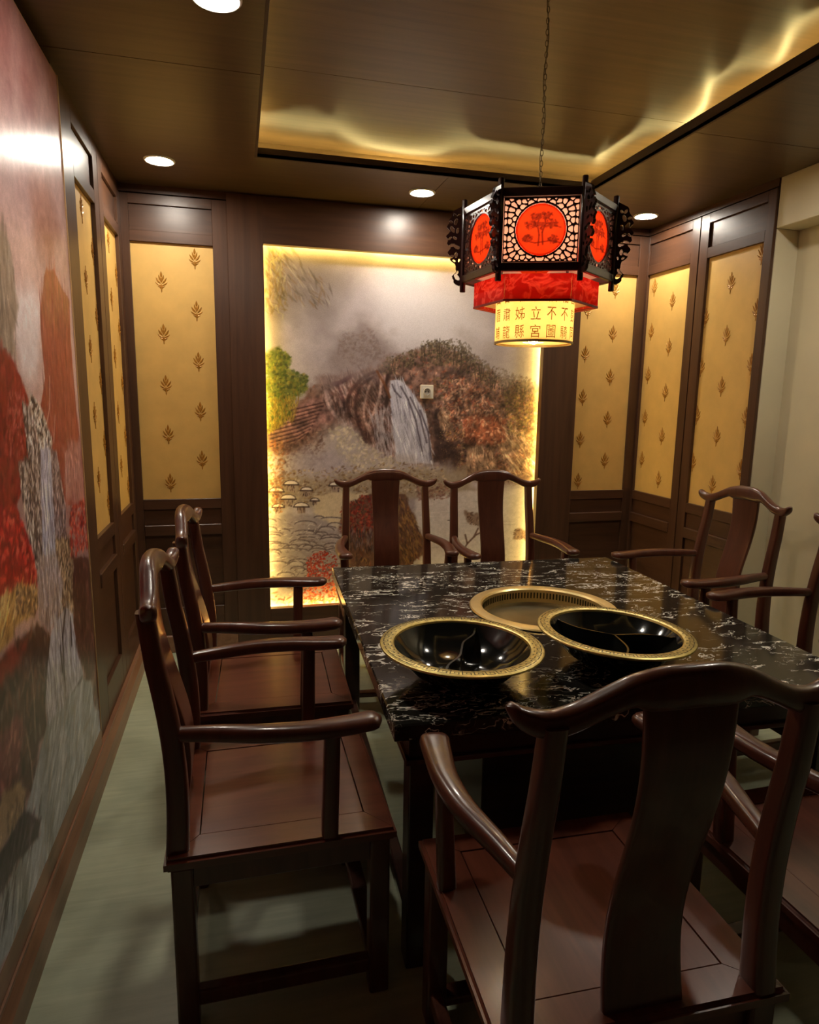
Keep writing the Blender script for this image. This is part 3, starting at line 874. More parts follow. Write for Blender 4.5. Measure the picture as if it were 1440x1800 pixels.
# --- left mural: red cliffs and a tall fall, seen sharply from the side
XL = 0.030
def paint_left():
    Y0, Y1, Z0, Z1 = -4.45, -1.374, 0.206, 2.655
    cv = Canvas(Y0, Y1, Z0, Z1, 0.0066)
    def conv(pts, y0):      # points read on enlarged views of the picture, put onto the wall; x<=0 runs on along the wall
        out = []
        for X, Y in pts:
            q = on_wall((max(X, 0) / 3, y0 + Y / 3), 0, XL)
            out.append((q[1] if X > 0 else -4.6, q[2]))
        return out
    A = lambda *p: conv(p, 430)
    B = lambda *p: conv(p, 980)
    U, V = cv.U, cv.V
    n1 = fbm(U * 2.2, V * 2.2, 4, 61)
    k = np.clip((n1 - .3) * 2.2, 0, 1)[..., None]
    cv.c = np.array([134, 104, 104.0]) * (1 - k) + np.array([176, 146, 142.0]) * k
    cv.area([(-4.6, 2.7), (-1.2, 2.7), (-1.2, 2.52), (-1.7, 2.42), (-2.4, 2.45), (-4.6, 2.4)], (122, 78, 76), .25, .12, 4, 62, .9)
    cv.strokes([(-4.5, 2.6), (-1.25, 2.6), (-1.25, 2.0), (-1.9, 2.1), (-4.5, 2.2)], 160, [(150, 116, 112), (128, 92, 90), (176, 150, 146)], .16, .05, 1.3, .6, .22, 40)
    cv.area(A((150, -300), (260, -330), (300, -100), (260, 60), (180, -20)), (132, 88, 74), .14, .06, 8, 63, .75)
    cv.area(A((75, 230), (160, 240), (222, 300), (216, 450), (195, 700), (160, 770), (105, 690), (75, 500)), (196, 184, 188), .10, .04, 8, 64, .95)
    # grey trees at the far left of the view
    g = A((0, -120), (20, -100), (45, 0), (62, 80), (78, 220), (96, 330), (75, 470), (86, 600), (40, 590), (0, 520))
    cv.area(g, (126, 112, 102), .03, .03, 20, 65)
    cv.strokes(g, 1000, [(92, 80, 72), (158, 146, 136), (112, 94, 82), (78, 66, 60)], .05, .008, 1.6, .3, .6, 41)
    # the peak
    pk = A((245, 118), (256, 142), (284, 130), (330, 240), (366, 290), (372, 480), (388, 700), (404, 880), (450, 1300), (460, 1380), (350, 1370), (290, 1150), (250, 950), (215, 850), (238, 700), (216, 450), (214, 360), (232, 180))
    pkm = cv.area(pk, (132, 56, 46), .010, .005, 30, 66)
    cv.area(A((238, 110), (290, 110), (372, 280), (375, 430), (205, 420)), (132, 84, 56), .10, .02, 10, 67, .9, pkm)
    cv.strokes(pk, 520, [(142, 66, 52), (112, 42, 40), (152, 88, 72), (118, 58, 54)], .07, .006, 1.55, .08, .5, 42)
    cv.area(A((335, 1080), (425, 1040), (462, 1360), (350, 1370)), (154, 108, 106), .06, .03, 18, 68, .85, pkm)
    cv.strokes(A((335, 1040), (425, 1020), (462, 1360), (350, 1370)), 140, [(120, 70, 70), (176, 136, 132), (140, 92, 90)], .03, .006, 1.55, .3, .6, 56)
    for ln in (((290, 900), (284, 1040)), ((345, 1100), (352, 1330)), ((262, 700), (262, 860), (240, 980))):
        cv.line(A(*ln), (190, 160, 150), .004, .7)
    # red slope
    rm = A((0, 520), (22, 545), (60, 600), (110, 700), (140, 790), (160, 870), (192, 1050), (196, 1160), (120, 1140), (110, 1320), (64, 1400), (0, 1480))
    cv.area(rm, (118, 20, 20), .014, .014, 26, 69)
    cv.strokes(rm, 2600, [(140, 30, 28), (92, 14, 18), (126, 44, 40), (82, 14, 18), (150, 50, 44)], .030, .010, 1.3, .5, .5, 43)
    cv.strokes(A((40, 760), (120, 780), (150, 900), (120, 1140), (30, 1100)), 160, [(170, 96, 88), (150, 60, 54)], .012, .006, 1.3, .5, .6, 57)
    # speckled grey rock beside it
    rk = A((118, 830), (160, 870), (196, 1050), (218, 1120), (222, 1700), (235, 1800), (185, 1720), (150, 1500), (118, 1340), (100, 1150), (150, 1130))
    cv.area(rk, (120, 100, 96), .02, .015, 24, 58)
    cv.strokes(rk, 900, [(178, 166, 160), (66, 50, 48), (96, 76, 72), (44, 32, 32), (206, 198, 194)], .022, .0055, 1.5, .35, .75, 44)
    # thread of water, with bright flecks above
    up = A((160, 780), (205, 850), (235, 920), (275, 1040), (270, 1090), (210, 1090), (185, 960), (158, 850))
    cv.area(up, (150, 138, 130), .02, .012, 24, 70)
    cv.strokes(up, 420, [(222, 214, 206), (60, 44, 40), (170, 150, 136), (34, 26, 26), (196, 188, 184)], .014, .007, 1.4, .8, .8, 45)
    fl = A((215, 1080), (268, 1080), (282, 1300), (298, 1560), (304, 1800), (228, 1800), (224, 1500), (216, 1250))
    cv.area(fl, (164, 164, 184), .010, .006, 24, 71)
    cv.strokes(fl, 260, [(206, 206, 222), (128, 126, 148), (184, 184, 204), (100, 92, 108)], .06, .0045, 1.57, .06, .65, 46)
    rk2 = A((268, 1080), (300, 1090), (345, 1380), (352, 1560), (292, 1560), (280, 1300))
    cv.area(rk2, (112, 88, 92), .012, .010, 24, 59)
    cv.strokes(rk2, 320, [(60, 44, 48), (158, 142, 144), (90, 68, 72), (182, 168, 168)], .018, .005, 1.5, .3, .75, 47)
    rk3 = A((292, 1550), (386, 1550), (392, 1820), (386, 2050), (300, 1990), (302, 1800))
    cv.area(rk3, (140, 116, 92), .012, .010, 24, 60)
    cv.strokes(rk3, 420, [(70, 50, 40), (176, 152, 124), (110, 84, 66), (48, 34, 30), (196, 176, 150)], .018, .006, 1.4, .6, .75, 48)
    rb2 = A((366, 1390), (450, 1340), (466, 1600), (372, 1650))
    cv.strokes(rb2, 420, [(156, 44, 36), (126, 32, 30), (184, 84, 64), (104, 26, 28)], .013, .008, .8, 1, .75, 49)
    # bright red bushes
    rb = A((0, 1440), (30, 1400), (62, 1356), (100, 1400), (132, 1500), (164, 1600), (192, 1720), (196, 1800), (0, 1800))
    cv.area(rb, (140, 24, 26), .02, .02, 26, 72)
    cv.strokes(rb, 2600, [(168, 30, 32), (192, 52, 46), (126, 18, 24), (214, 96, 80), (104, 14, 22)], .014, .010, .6, 1.0, .7, 50)
    # ---- lower half
    dkr = B((386, 0), (470, 0), (525, 600), (548, 820), (505, 800), (432, 560), (392, 460), (386, 200))
    cv.area(dkr, (70, 40, 38), .02, .02, 24, 73)
    cv.strokes(dkr, 300, [(50, 30, 30), (94, 58, 50), (120, 80, 66), (64, 36, 36)], .025, .008, 1.5, .4, .7, 51)
    dk = B((0, 420), (120, 420), (200, 340), (265, 420), (240, 600), (244, 880), (205, 1000), (185, 1150), (172, 1210), (0, 1350))
    cv.area(dk, (64, 40, 42), .02, .02, 20, 74)
    cv.strokes(dk, 1500, [(44, 28, 32), (92, 58, 56), (112, 70, 58), (36, 26, 30), (104, 92, 90), (78, 46, 48)], .035, .010, 1.3, .6, .6, 52)
    cv.area(B((0, 480), (60, 470), (140, 440), (110, 560), (0, 560)), (138, 46, 38), .05, .04, 16, 75, .8)
    cv.area(B((0, 830), (90, 840), (122, 930), (104, 1100), (0, 1160)), (120, 60, 64), .05, .04, 16, 76, .8)
    cv.strokes(B((0, 830), (90, 840), (122, 930), (104, 1100), (0, 1160)), 400, [(140, 76, 76), (84, 40, 46), (160, 110, 104)], .025, .009, 1.2, .5, .6, 61)
    for ln in (((168, 590), (180, 740), (186, 900)), ((140, 930), (165, 1080), (172, 1180))):
        cv.line(B(*ln), (150, 120, 108), .005, .7)
    oc = B((0, 100), (90, 140), (190, 150), (206, 250), (182, 300), (100, 340), (70, 420), (0, 480))
    cv.area(oc, (166, 134, 82), .02, .015, 22, 77)
    cv.strokes(oc, 900, [(204, 174, 112), (126, 92, 54), (222, 196, 140), (100, 70, 46), (186, 140, 64)], .040, .007, .75, .3, .65, 53)
    cv.strokes(B((90, 150), (190, 150), (206, 250), (180, 300), (80, 300)), 200, [(96, 70, 54), (180, 152, 112), (66, 46, 40)], .012, .007, .9, 1, .7, 62)
    f2 = B((204, -10), (296, -10), (335, 150), (300, 330), (250, 380), (200, 310), (206, 200))
    cv.area(f2, (158, 146, 150), .015, .010, 24, 78)
    cv.strokes(f2, 260, [(198, 190, 198), (130, 112, 110), (176, 160, 150), (110, 92, 92)], .04, .005, 1.45, .2, .6, 54)
    # lower fall and the stream
    lf = B((270, 390), (300, 330), (350, 260), (382, 290), (402, 480), (442, 620), (345, 800), (250, 890), (234, 700), (254, 520))
    cv.area(lf, (164, 162, 172), .010, .008, 24, 79)
    cv.strokes(lf, 380, [(208, 206, 216), (128, 122, 134), (186, 184, 196), (106, 98, 108)], .055, .0045, 1.62, .12, .65, 55)
    for ln in (((345, 280), (330, 420), (340, 640)), ((372, 320), (378, 460)), ((262, 430), (248, 560), (236, 760)), ((318, 470), (330, 600)), ((436, 630), (380, 730), (350, 800))):
        cv.line(B(*ln), (44, 34, 38), .008, .85)
    st = B((250, 885), (350, 765), (440, 640), (482, 650), (500, 800), (560, 800), (545, 1100), (470, 1250), (380, 1450), (300, 1600), (200, 1760), (100, 1950), (0, 2000), (0, 1700), (100, 1600), (214, 1460), (214, 1380), (140, 1330), (186, 1150), (240, 900))
    cv.area(st, (138, 140, 144), .015, .015, 18, 80)
    cv.strokes(st, 620, [(166, 168, 172), (114, 116, 120), (188, 188, 190), (132, 122, 114), (100, 104, 108)], .08, .010, .75, .2, .5, 63)
    cv.area(B((0, 1195), (60, 1190), (132, 1210), (130, 1330), (0, 1335)), (156, 130, 102), .03, .03, 20, 81, .95)
    cv.strokes(B((0, 1195), (132, 1200), (130, 1330), (0, 1335)), 260, [(186, 164, 136), (120, 94, 72), (96, 72, 60)], .016, .008, 1.2, .6, .65, 64)
    pb = B((0, 1340), (130, 1330), (216, 1380), (200, 1480), (80, 1620), (0, 1690))
    cv.area(pb, (48, 34, 44), .015, .015, 22, 82)
    cv.strokes(pb, 420, [(36, 26, 34), (66, 46, 58), (92, 74, 84), (30, 22, 28)], .05, .007, .8, .3, .55, 65)
    cv.strokes(B((0, 1690), (110, 1600), (90, 1800), (0, 1900)), 300, [(150, 146, 148), (70, 60, 66), (44, 36, 42)], .05, .005, .8, .25, .65, 66)
    cv.c = cv.c + (fbm(U * 45, V * 45, 3, 90) - .5)[..., None] * 30
    me = cv.mesh('waterfall_mural', lambda u, v: np.stack([np.full_like(u, XL), u, v], 1), 1.75)
    me.materials.append(M['mural_left'])
    return me
ml = empty('waterfall_mural', (0, -2.8, 0.118))
tag(ml, 'large glossy mural of red cliffs and a waterfall on the left wall', 'mural')
o = link('printed_sheet', paint_left(), None, ml); o.location = (0, 2.8, -0.118)
o = box('backing_board', 0.0255, XL - .001, -4.452, -1.3735, 0.206, 2.66, M['cream_edge'], ml); o.location = (0, 2.8, -0.118)
o = box('edge_strip', 0.0255, XL + .004, -1.3735, -1.3695, 0.206, 2.66, M['cream_edge'], ml); o.location = (0, 2.8, -0.118)

# ------------------------------------------------------------------ wall socket on the mural
so = empty('wall_socket', (1.800, YM, 1.612))
tag(so, 'small square white electric socket on the waterfall mural', 'socket')
box('cover_plate', -.044, .044, -.011, 0, -.044, .044, M['plastic'], so, .004, 2)
o = link('socket_well', bm_mesh(lathe_bm([(0.024, 0.0), (0.024, 0.0125), (0.020, 0.0125), (0.019, 0.0045), (0.0, 0.0045), (0, 0)], 32), 'socket_well'), M['socket_dark'], so)
o.rotation_euler = (PI / 2, 0, 0); o.location = (0, -.008, 0)
for sx in (-1, 1):
    h_ = link('pin_hole', bm_mesh(lathe_bm([(0.0, 0.0), (0.0030, 0.0), (0.0030, 0.003), (0, 0.003)], 12), 'pin_hole'), M['socket_hole'], o)
    h_.location = (sx * .0095, 0, 0.0035)

# ------------------------------------------------------------------ the table
TA, TW, TD = -0.037, 1.445, 1.591
ca, sa = math.cos(TA), math.sin(TA)
tcx = 1.030 + ca * TW / 2 - sa * (-TD / 2)
tcy = -1.048 + sa * TW / 2 + ca * (-TD / 2)
ZTOP = 0.76
tab = empty('dining_table', (tcx, tcy, 0), TA)
tag(tab, 'large black marble topped dining table with a round brass well', 'table')
RH = 0.262
RCX, RCY = 0.035, 0.035      # the well relative to the table centre
def table_top():
    bm = bmesh.new()
    n = 96
    hw, hd = TW / 2, TD / 2
    angs = [2 * PI * i / n for i in range(n)]
    cor = [math.atan2(sy * hd - RCY, sx * hw - RCX) % (2 * PI) for sx in (-1, 1) for sy in (-1, 1)]
    for c in cor:
        k = min(range(n), key=lambda i: abs((angs[i] - c + PI) % (2 * PI) - PI))
        angs[k] = c
    def rect(a):
        dx, dy = math.cos(a), math.sin(a)
        ts = []
        if dx > 1e-9: ts.append((hw - RCX) / dx)
        if dx < -1e-9: ts.append((-hw - RCX) / dx)
        if dy > 1e-9: ts.append((hd - RCY) / dy)
        if dy < -1e-9: ts.append((-hd - RCY) / dy)
        t_ = min(ts)
        return RCX + dx * t_, RCY + dy * t_
    def shrink(p, e):
        return (max(-hw + e, min(hw - e, p[0])), max(-hd + e, min(hd - e, p[1])))
    rings = []
    zt, zb = ZTOP, ZTOP - 0.045
    rings.append([(RCX + RH * math.cos(a), RCY + RH * math.sin(a), zb) for a in angs])
    rings.append([(RCX + RH * math.cos(a), RCY + RH * math.sin(a), zt) for a in angs])
    rings.append([shrink(rect(a), .004) + (zt,) for a in angs])
    rings.append([rect(a) + (zt - .004,) for a in angs])
    rings.append([rect(a) + (zb + .003,) for a in angs])
    rings.append([shrink(rect(a), .003) + (zb,) for a in angs])
    R = [[bm.verts.new(p) for p in r_] for r_ in rings]
    for a, b in list(zip(R, R[1:])) + [(R[-1], R[0])]:
        for i in range(n):
            bm.faces.new((a[i], a[(i + 1) % n], b[(i + 1) % n], b[i]))
    return bm_mesh(bm, 'tabletop')
link('tabletop', table_top(), M['marble'], tab)
hw, hd = TW / 2 - 0.05, TD / 2 - 0.05
for sx, sy, x0, x1, y0, y1 in ((0, -1, -hw, hw, -hd, -hd + .025), (0, 1, -hw, hw, hd - .025, hd), (-1, 0, -hw, -hw + .025, -hd, hd), (1, 0, hw - .025, hw, -hd, hd)):
    box('apron', x0, x1, y0, y1, 0.635, ZTOP - .045, M['table_wood'], tab, .003)
    e = .012
    box('apron_moulding', x0 - (e if sx <= 0 else 0), x1 + (e if sx >= 0 else 0), y0 - (e if sy <= 0 else 0), y1 + (e if sy >= 0 else 0), 0.622, 0.638, M['chair_wood'], tab, .004, 2)
for sx in (-1, 1):
    for sy in (-1, 1):
        x, y = sx * (hw - .035), sy * (hd - .035)
        box('leg', x - .035, x + .035, y - .035, y + .035, 0.0, 0.64, M['table_wood'], tab, .005, 2)
for sx in (-1, 1):
    box('stretcher', sx * (hw - .035) - .018, sx * (hw - .035) + .018, -hd + .06, hd - .06, .09, .13, M['table_wood'], tab, .004)
box('cooker_cabinet', -.36, .36, -.44, .44, .05, .70, M['table_wood'], tab, .004)
# brass ring and well
rg = link('brass_ring', bm_mesh(lathe_bm([(0.2590, -0.050), (0.2590, 0.0008), (0.288, 0.0008), (0.290, 0.004), (0.286, 0.009), (0.262, 0.0115), (0.246, 0.010), (0.240, 0.004), (0.238, -0.05)], 96, True), 'brass_ring', True, 35), M['gold'], tab)
rg.location = (RCX, RCY, ZTOP)
wl2 = link('well_plate', bm_mesh(lathe_bm([(0.0, -0.062), (0.2585, -0.062), (0.2585, -0.050), (0.236, -0.050), (0.225, -0.054), (0.0, -0.054)], 64), 'well_plate', True, 35), M['well_steel'], tab)
wl2.location = (RCX, RCY, ZTOP)
bm = bmesh.new()
for i in range(110):
    a = 2 * PI * i / 110
    s = box_bm(-.0028, .0028, -.0006, .0012, -.0125, .0125)
    me_ = bpy.data.meshes.new('t'); s.to_mesh(me_); s.free()
    me_.transform(Matrix.Translation((RCX + .2385 * math.cos(a), RCY + .2385 * math.sin(a), ZTOP - .020)) @ Matrix.Rotation(a + PI / 2, 4, 'Z'))
    bm.from_mesh(me_); bpy.data.meshes.remove(me_)
o = link('vent_slots', bm_mesh(bm, 'vent_slots'), M['rim_dark'], tab); o['kind'] = 'stuff'

# ------------------------------------------------------------------ hot-pot bowls
def bowl_profile(t):     # half-section, z measured from the foot
    return [(0.0, 0.0), (0.075, 0.0), (0.110, 0.010), (0.150, 0.036), (0.180, 0.068), (0.198, 0.098), (0.200, 0.102),
            (0.196, 0.102), (0.176, 0.072), (0.145, 0.041), (0.105, 0.016), (0.070, 0.008), (0.0, 0.008)]
def inner_r(z):
    pts = [(0.070, 0.008), (0.105, 0.016), (0.145, 0.041), (0.176, 0.072), (0.196, 0.102)]
    for (r0, z0), (r1, z1) in zip(pts, pts[1:]):
        if z <= z1: return r0 + (r1 - r0) * (z - z0) / (z1 - z0)
    return .196
def key_ring():
    bm = bmesh.new()
    n = 44
    r0, r1 = 0.2055, 0.2285
    z = 0.1096
    def arcbar(a0, a1, ra, rb, m=3):
        lo = []
        for i in range(m + 1):
            a = a0 + (a1 - a0) * i / m
            lo.append((bm.verts.new((ra * math.cos(a), ra * math.sin(a), z)), bm.verts.new((rb * math.cos(a), rb * math.sin(a), z))))
        for p, q in zip(lo, lo[1:]): bm.faces.new((p[0], p[1], q[1], q[0]))
    dl = 2 * PI / n; t = 0.0030; da = t / .215
    for i in range(n):
        a = i * dl
        arcbar(a, a + dl * .80, r1 - t, r1)
        arcbar(a, a + da, r0, r1)
        arcbar(a + dl * .80 - da, a + dl * .80, r0 + .008, r1)
        arcbar(a + dl * .34, a + dl * .80, r0 + .008, r0 + .008 + t)
        arcbar(a + dl * .34, a + dl * .34 + da, r0 + .008, r1 - .007)
        arcbar(a - dl * .2, a + da, r0, r0 + t)
    return bm_mesh(bm, 'key_pattern')
KEY = key_ring(); KEY.materials.append(M['rim_dark'])
BODY = bm_mesh(lathe_bm(bowl_profile(0), 96), 'bowl_body', True, 50); BODY.materials.append(M['black_enamel'])
RIM = bm_mesh(lathe_bm([(0.1955, 0.1005), (0.2020, 0.1005), (0.236, 0.1005), (0.2380, 0.1035), (0.2365, 0.1070), (0.2315, 0.1095), (0.2030, 0.1095), (0.1985, 0.1075)], 96, True), 'brass_rim', True, 35)
RIM.materials.append(M['gold_rim'])

def divider(paths, ztop=0.092):
    bm = bmesh.new()
    for path in paths:
        L = catmull([(x, y, 0) for x, y in path], 8)
        rows = []
        for i, p in enumerate(L):
            q = L[min(i + 1, len(L) - 1)] - L[max(i - 1, 0)]
            nrm = Vector((-q.y, q.x, 0)).normalized() * .0028
            r_ = p.length
            # stand on the bowl's inner curve
            zb = 0.006
            for z_ in np.linspace(.008, .100, 40):
                if inner_r(z_) < r_ + .004: zb = z_ - .004
            zt_ = max(ztop, zb + .004)
            rows.append([bm.verts.new(p - nrm + Vector((0, 0, zb))), bm.verts.new(p - nrm + Vector((0, 0, zt_))), bm.verts.new(p + nrm + Vector((0, 0, zt_))), bm.verts.new(p + nrm + Vector((0, 0, zb)))])
        for a, b in zip(rows, rows[1:]):
            for k in range(4):
                bm.faces.new((a[k], a[(k + 1) % 4], b[(k + 1) % 4], b[k]))
        bm.faces.new(rows[0]); bm.faces.new(rows[-1][::-1])
    return bm_mesh(bm, 'divider', True, 40)

def make_bowl(loc, tilt_axis, tilt, spin, paths, label):
    e = empty('hotpot_bowl', loc)
    tag(e, label, 'pot', 'hot-pot bowls on the marble table')
    q = Matrix.Rotation(tilt, 4, Vector(tilt_axis)) @ Matrix.Rotation(spin, 4, 'Z')
    e.rotation_euler = q.to_euler()
    low = min((q @ v.co).z for v in BODY.vertices)
    e.location = (loc[0], loc[1], ZTOP + 0.0006 - low)
    link('bowl_body', BODY, None, e)
    rm_ = link('brass_rim', RIM, None, e)
    k_ = link('key_pattern', KEY, None, rm_); k_['kind'] = 'stuff'
    link('divider', divider(paths), M['black_enamel'], e)
    return e
scurve = [(0.115, 0.150), (0.085, 0.100), (0.030, 0.050), (0.0, 0.0), (-0.030, -0.050), (-0.085, -0.100), (-0.115, -0.150)]
make_bowl((1.222, -2.405, 0), (0.25, 1, 0), math.radians(1.2), 0.1, [scurve], 'black pot with brass rim and one wavy divider, nearest the table corner')
three = [[(0, 0), (0.188 * math.cos(a) * .55 + .02 * math.cos(a + 1.57), 0.188 * math.sin(a) * .55 + .02 * math.sin(a + 1.57)), (0.188 * math.cos(a), 0.188 * math.sin(a))] for a in (math.radians(-112), math.radians(-14), math.radians(128))]
make_bowl((1.722, -2.398, 0), (0.15, 1, 0), math.radians(2.4), 0.0, three, 'tilted black pot with brass rim and three-way divider, beside the brass well')

# ------------------------------------------------------------------ yoke-back armchairs
def chair_meshes():
    D = []
    cw, sw = M['chair_wood'], M['seat_wood']
    SH, SF, SB, ZS = 0.291, 0.521, -0.042, 0.489
    fw = 0.088
    outer = [(-SH, SB), (SH, SB), (SH, SF), (-SH, SF)]
    inner = [(-SH + fw, SB + .078), (SH - fw, SB + .078), (SH - fw, SF - .07), (-SH + fw, SF - .07)]
    g = 0.0006
    for k in range(4):
        a, b, c, d = outer[k], outer[(k + 1) % 4], inner[(k + 1) % 4], inner[k]
        cx = sum(p[0] for p in (a, b, c, d)) / 4; cy = sum(p[1] for p in (a, b, c, d)) / 4
        poly = [(p[0] + (g if p[0] < cx else -g), p[1] + (g if p[1] < cy else -g)) for p in (a, b, c, d)]
        bm = prism_bm(poly, ZS - 0.034, ZS)
        es = [e for e in bm.edges if all(abs(abs(v.co.x) - SH) < .003 or abs(v.co.y - SF) < .003 or abs(v.co.y - SB) < .003 for v in e.verts)
              and abs(e.verts[0].co.z - e.verts[1].co.z) < 1e-4]
        bmesh.ops.bevel(bm, geom=es, offset=.009, segments=3, affect='EDGES')
        D.append(('seat_rail', bm_mesh(bm, 'seat_rail', True, 40), sw))
    i0, i1, j0, j1 = inner[0][0] + .0022, inner[1][0] - .0022, inner[0][1] + .0022, inner[2][1] - .0022
    D.append(('seat_panel', bm_mesh(box_bm(i0, i1, j0, j1, ZS - .026, ZS - .0012, .001), 'seat_panel'), sw))
    # aprons
    za, zb = 0.395, ZS - .034
    D.append(('apron', bm_mesh(box_bm(-.225, .225, SF - .050, SF - .034, za, zb, .002), 'apron'), cw))
    D.append(('apron', bm_mesh(box_bm(-.225, .225, SB + .030, SB + .046, za, zb, .002), 'apron'), cw))
    for s in (-1, 1):
        x0, x1 = sorted((s * .252, s * .268))
        D.append(('apron', bm_mesh(box_bm(x0, x1, .02, SF - .06, za, zb, .002), 'apron'), cw))
    # legs
    for s in (-1, 1):
        for y0 in (SB + .014, SF - .066):
            x = s * .251
            D.append(('leg', bm_mesh(box_bm(x - .026, x + .026, y0, y0 + .052, 0, zb, .006, 2), 'leg'), cw))
    # stretchers
    for s in (-1, 1):
        x = s * .254
        D.append(('stretcher', bm_mesh(box_bm(x - .016, x + .016, .02, SF - .06, .062, .104, .006, 2), 'stretcher'), cw))
    D.append(('foot_rail', bm_mesh(box_bm(-.228, .228, SF - .062, SF - .014, .046, .070, .005, 2), 'foot_rail'), cw))
    D.append(('stretcher', bm_mesh(box_bm(-.228, .228, SB + .022, SB + .052, .120, .160, .006, 2), 'stretcher'), cw))
    # back posts, gently raked
    def back_y(z):
        t = max(0.0, (z - ZS) / (1.10 - ZS))
        return -0.012 + 0.012 * math.sin(PI * min(1, t * 1.3)) - 0.050 * t ** 1.6
    for s in (-1, 1):
        sec = []
        for i in range(15):
            t = i / 14
            z = ZS - .004 + t * (1.086 - ZS)
            x = s * (0.243 - 0.014 * t)
            k = 1 - .22 * t
            sec.append(((x, back_y(z), z), (.0245 * k, 0, 0), (0, .0270 * k, 0)))
        D.append(('back_post', bm_mesh(sweep_bm(sec, 16, 4.5), 'back_post', True, 50), cw))
    # splat
    sec = []
    for i in range(19):
        t = i / 18
        z = ZS - .003 + t * (1.130 - ZS)
        y = -0.014 + 0.026 * math.sin(2 * PI * (t * .92 + .02)) * (1 - t * .2) - 0.046 * t ** 1.4
        hwid = .080 - .009 * math.sin(PI * t) + .004 * t
        sec.append(((0, y, z), (hwid, 0, 0), (0, .0085, 0)))
    D.append(('splat', bm_mesh(sweep_bm(sec, 20, 10), 'splat', True, 50), cw))
    # yoke top rail
    def interp(tb, x):
        for (x0, v0), (x1, v1) in zip(tb, tb[1:]):
            if x <= x1:
                t = (x - x0) / (x1 - x0); t = t * t * (3 - 2 * t) if False else t
                return v0 + (v1 - v0) * t
        return tb[-1][1]
    topc = catmull([(0, 1.168, 0), (.05, 1.166, 0), (.10, 1.154, 0), (.15, 1.130, 0), (.195, 1.109, 0), (.235, 1.101, 0), (.270, 1.107, 0), (.300, 1.122, 0)], 6)
    botc = catmull([(0, 1.098, 0), (.06, 1.096, 0), (.085, 1.098, 0), (.105, 1.104, 0), (.15, 1.087, 0), (.195, 1.066, 0), (.235, 1.058, 0), (.270, 1.068, 0), (.300, 1.092, 0)], 6)
    tt = [(p.x, p.y) for p in topc]; bb = [(p.x, p.y) for p in botc]
    xs = [i / 30 * .300 for i in range(31)]
    full = [-x for x in xs[::-1]] + xs[1:]
    sec = []
    for x in full:
        ax = abs(x)
        a, b = interp(tt, ax), interp(bb, ax)
        y = -0.064 + 0.020 * math.cos(PI * min(1, ax / .24)) * -.5 + .012 * max(0, (ax - .235) / .065)
        dpt = .0215 - .003 * min(1, ax / .3)
        k = 1.0
        if ax > .284: k = math.sqrt(max(0.06, 1 - ((ax - .284) / .0165) ** 2))
        sec.append(((x, y, (a + b) / 2), (0, dpt * k, 0), (0, 0, (a - b) / 2 * k)))
    D.append(('top_rail', bm_mesh(sweep_bm(sec, 20, 2.7), 'top_rail', True, 60), cw))
    # arms and arm posts
    for s in (-1, 1):
        pts = catmull([(s * .237, -.006, .781), (s * .258, .085, .783), (s * .283, .190, .783), (s * .290, .300, .781), (s * .280, .400, .780), (s * .270, .480, .784)], 6)
        sec = []
        n = len(pts)
        for i, p in enumerate(pts):
            q = (pts[min(i + 1, n - 1)] - pts[max(i - 1, 0)]).normalized()
            side = Vector((q.y, -q.x, 0)).normalized()
            t = i / (n - 1)
            wdt = .0165 + .021 * t ** 1.2
            hgt = .0165 + .004 * math.sin(PI * t)
            k = 1.0 if t < .93 else math.sqrt(max(.08, 1 - ((t - .93) / .072) ** 2))
            sec.append((p, side * wdt * k, Vector((0, 0, hgt * (k * .8 + .2)))))
        D.append(('arm', bm_mesh(sweep_bm(sec, 16, 2.8), 'arm', True, 60), cw))
        sec = []
        for i in range(9):
            t = i / 8
            z = ZS - .004 + t * (.772 - ZS)
            x = s * (.266 + .013 * t)
            y = .352 + .006 * t
            sec.append(((x, y, z), (.0205 - .003 * t, 0, 0), (0, .0215 - .002 * t, 0)))
        D.append(('arm_post', bm_mesh(sweep_bm(sec, 16, 4), 'arm_post', True, 50), cw))
    for _, me, mt in D:
        me.materials.append(mt)
    return D
CH = chair_meshes()
CHAIRS = [
    (0.456, -2.365, 0.0, 'dark brown yoke-back armchair at the left side of the table, nearer the camera'),
    (0.477, -1.620, -1.8, 'dark brown yoke-back armchair at the left side of the table, nearer the gold panels'),
    (1.423, -0.494, -94.0, 'dark brown yoke-back armchair before the mural, left of the two'),
    (2.035, -0.600, -90.5, 'dark brown yoke-back armchair before the mural, right of the two'),
    (2.958, -1.425, 181.2, 'dark brown yoke-back armchair right of the table, before the gold panels'),
    (2.955, -2.165, 181.0, 'dark brown yoke-back armchair at the right photo edge, before the white wall'),
    (1.296, -3.232, 88.4, 'large dark yoke-back armchair in the foreground, seen from behind'),
    (2.040, -3.225, 90.5, 'reddish brown armchair in the lower right corner, mostly cut off by the photo edge'),
]
for x, y, a, lab in CHAIRS:
    e = empty('armchair', (x, y, 0), math.radians(a - 90))
    tag(e, lab, 'chair', 'yoke-back armchairs around the table')
    for nm, me, mt in CH:
        link(nm, me, None, e)

# ------------------------------------------------------------------ hexagonal palace lantern
LX, LY = 1.581, -2.020
lan = empty('palace_lantern', (LX, LY, 1.793))
lan.scale = (0.86, 0.86, 0.86)
lan.rotation_euler = (0, 0, math.atan2(-4.138 - LY, 0.613 - LX) + PI / 2 + 0.035)   # one side faces the entrance
tag(lan, 'hexagonal red and dark wood palace lantern hanging over the table', 'lantern')
ZL = 1.768
def lz(z): return z - ZL
RS = 0.282                        # corner radius of the upper box
AP = RS * math.cos(PI / 6)
BZ0, BZ1 = lz(1.955), lz(2.223)
lw = M['lantern_wood']
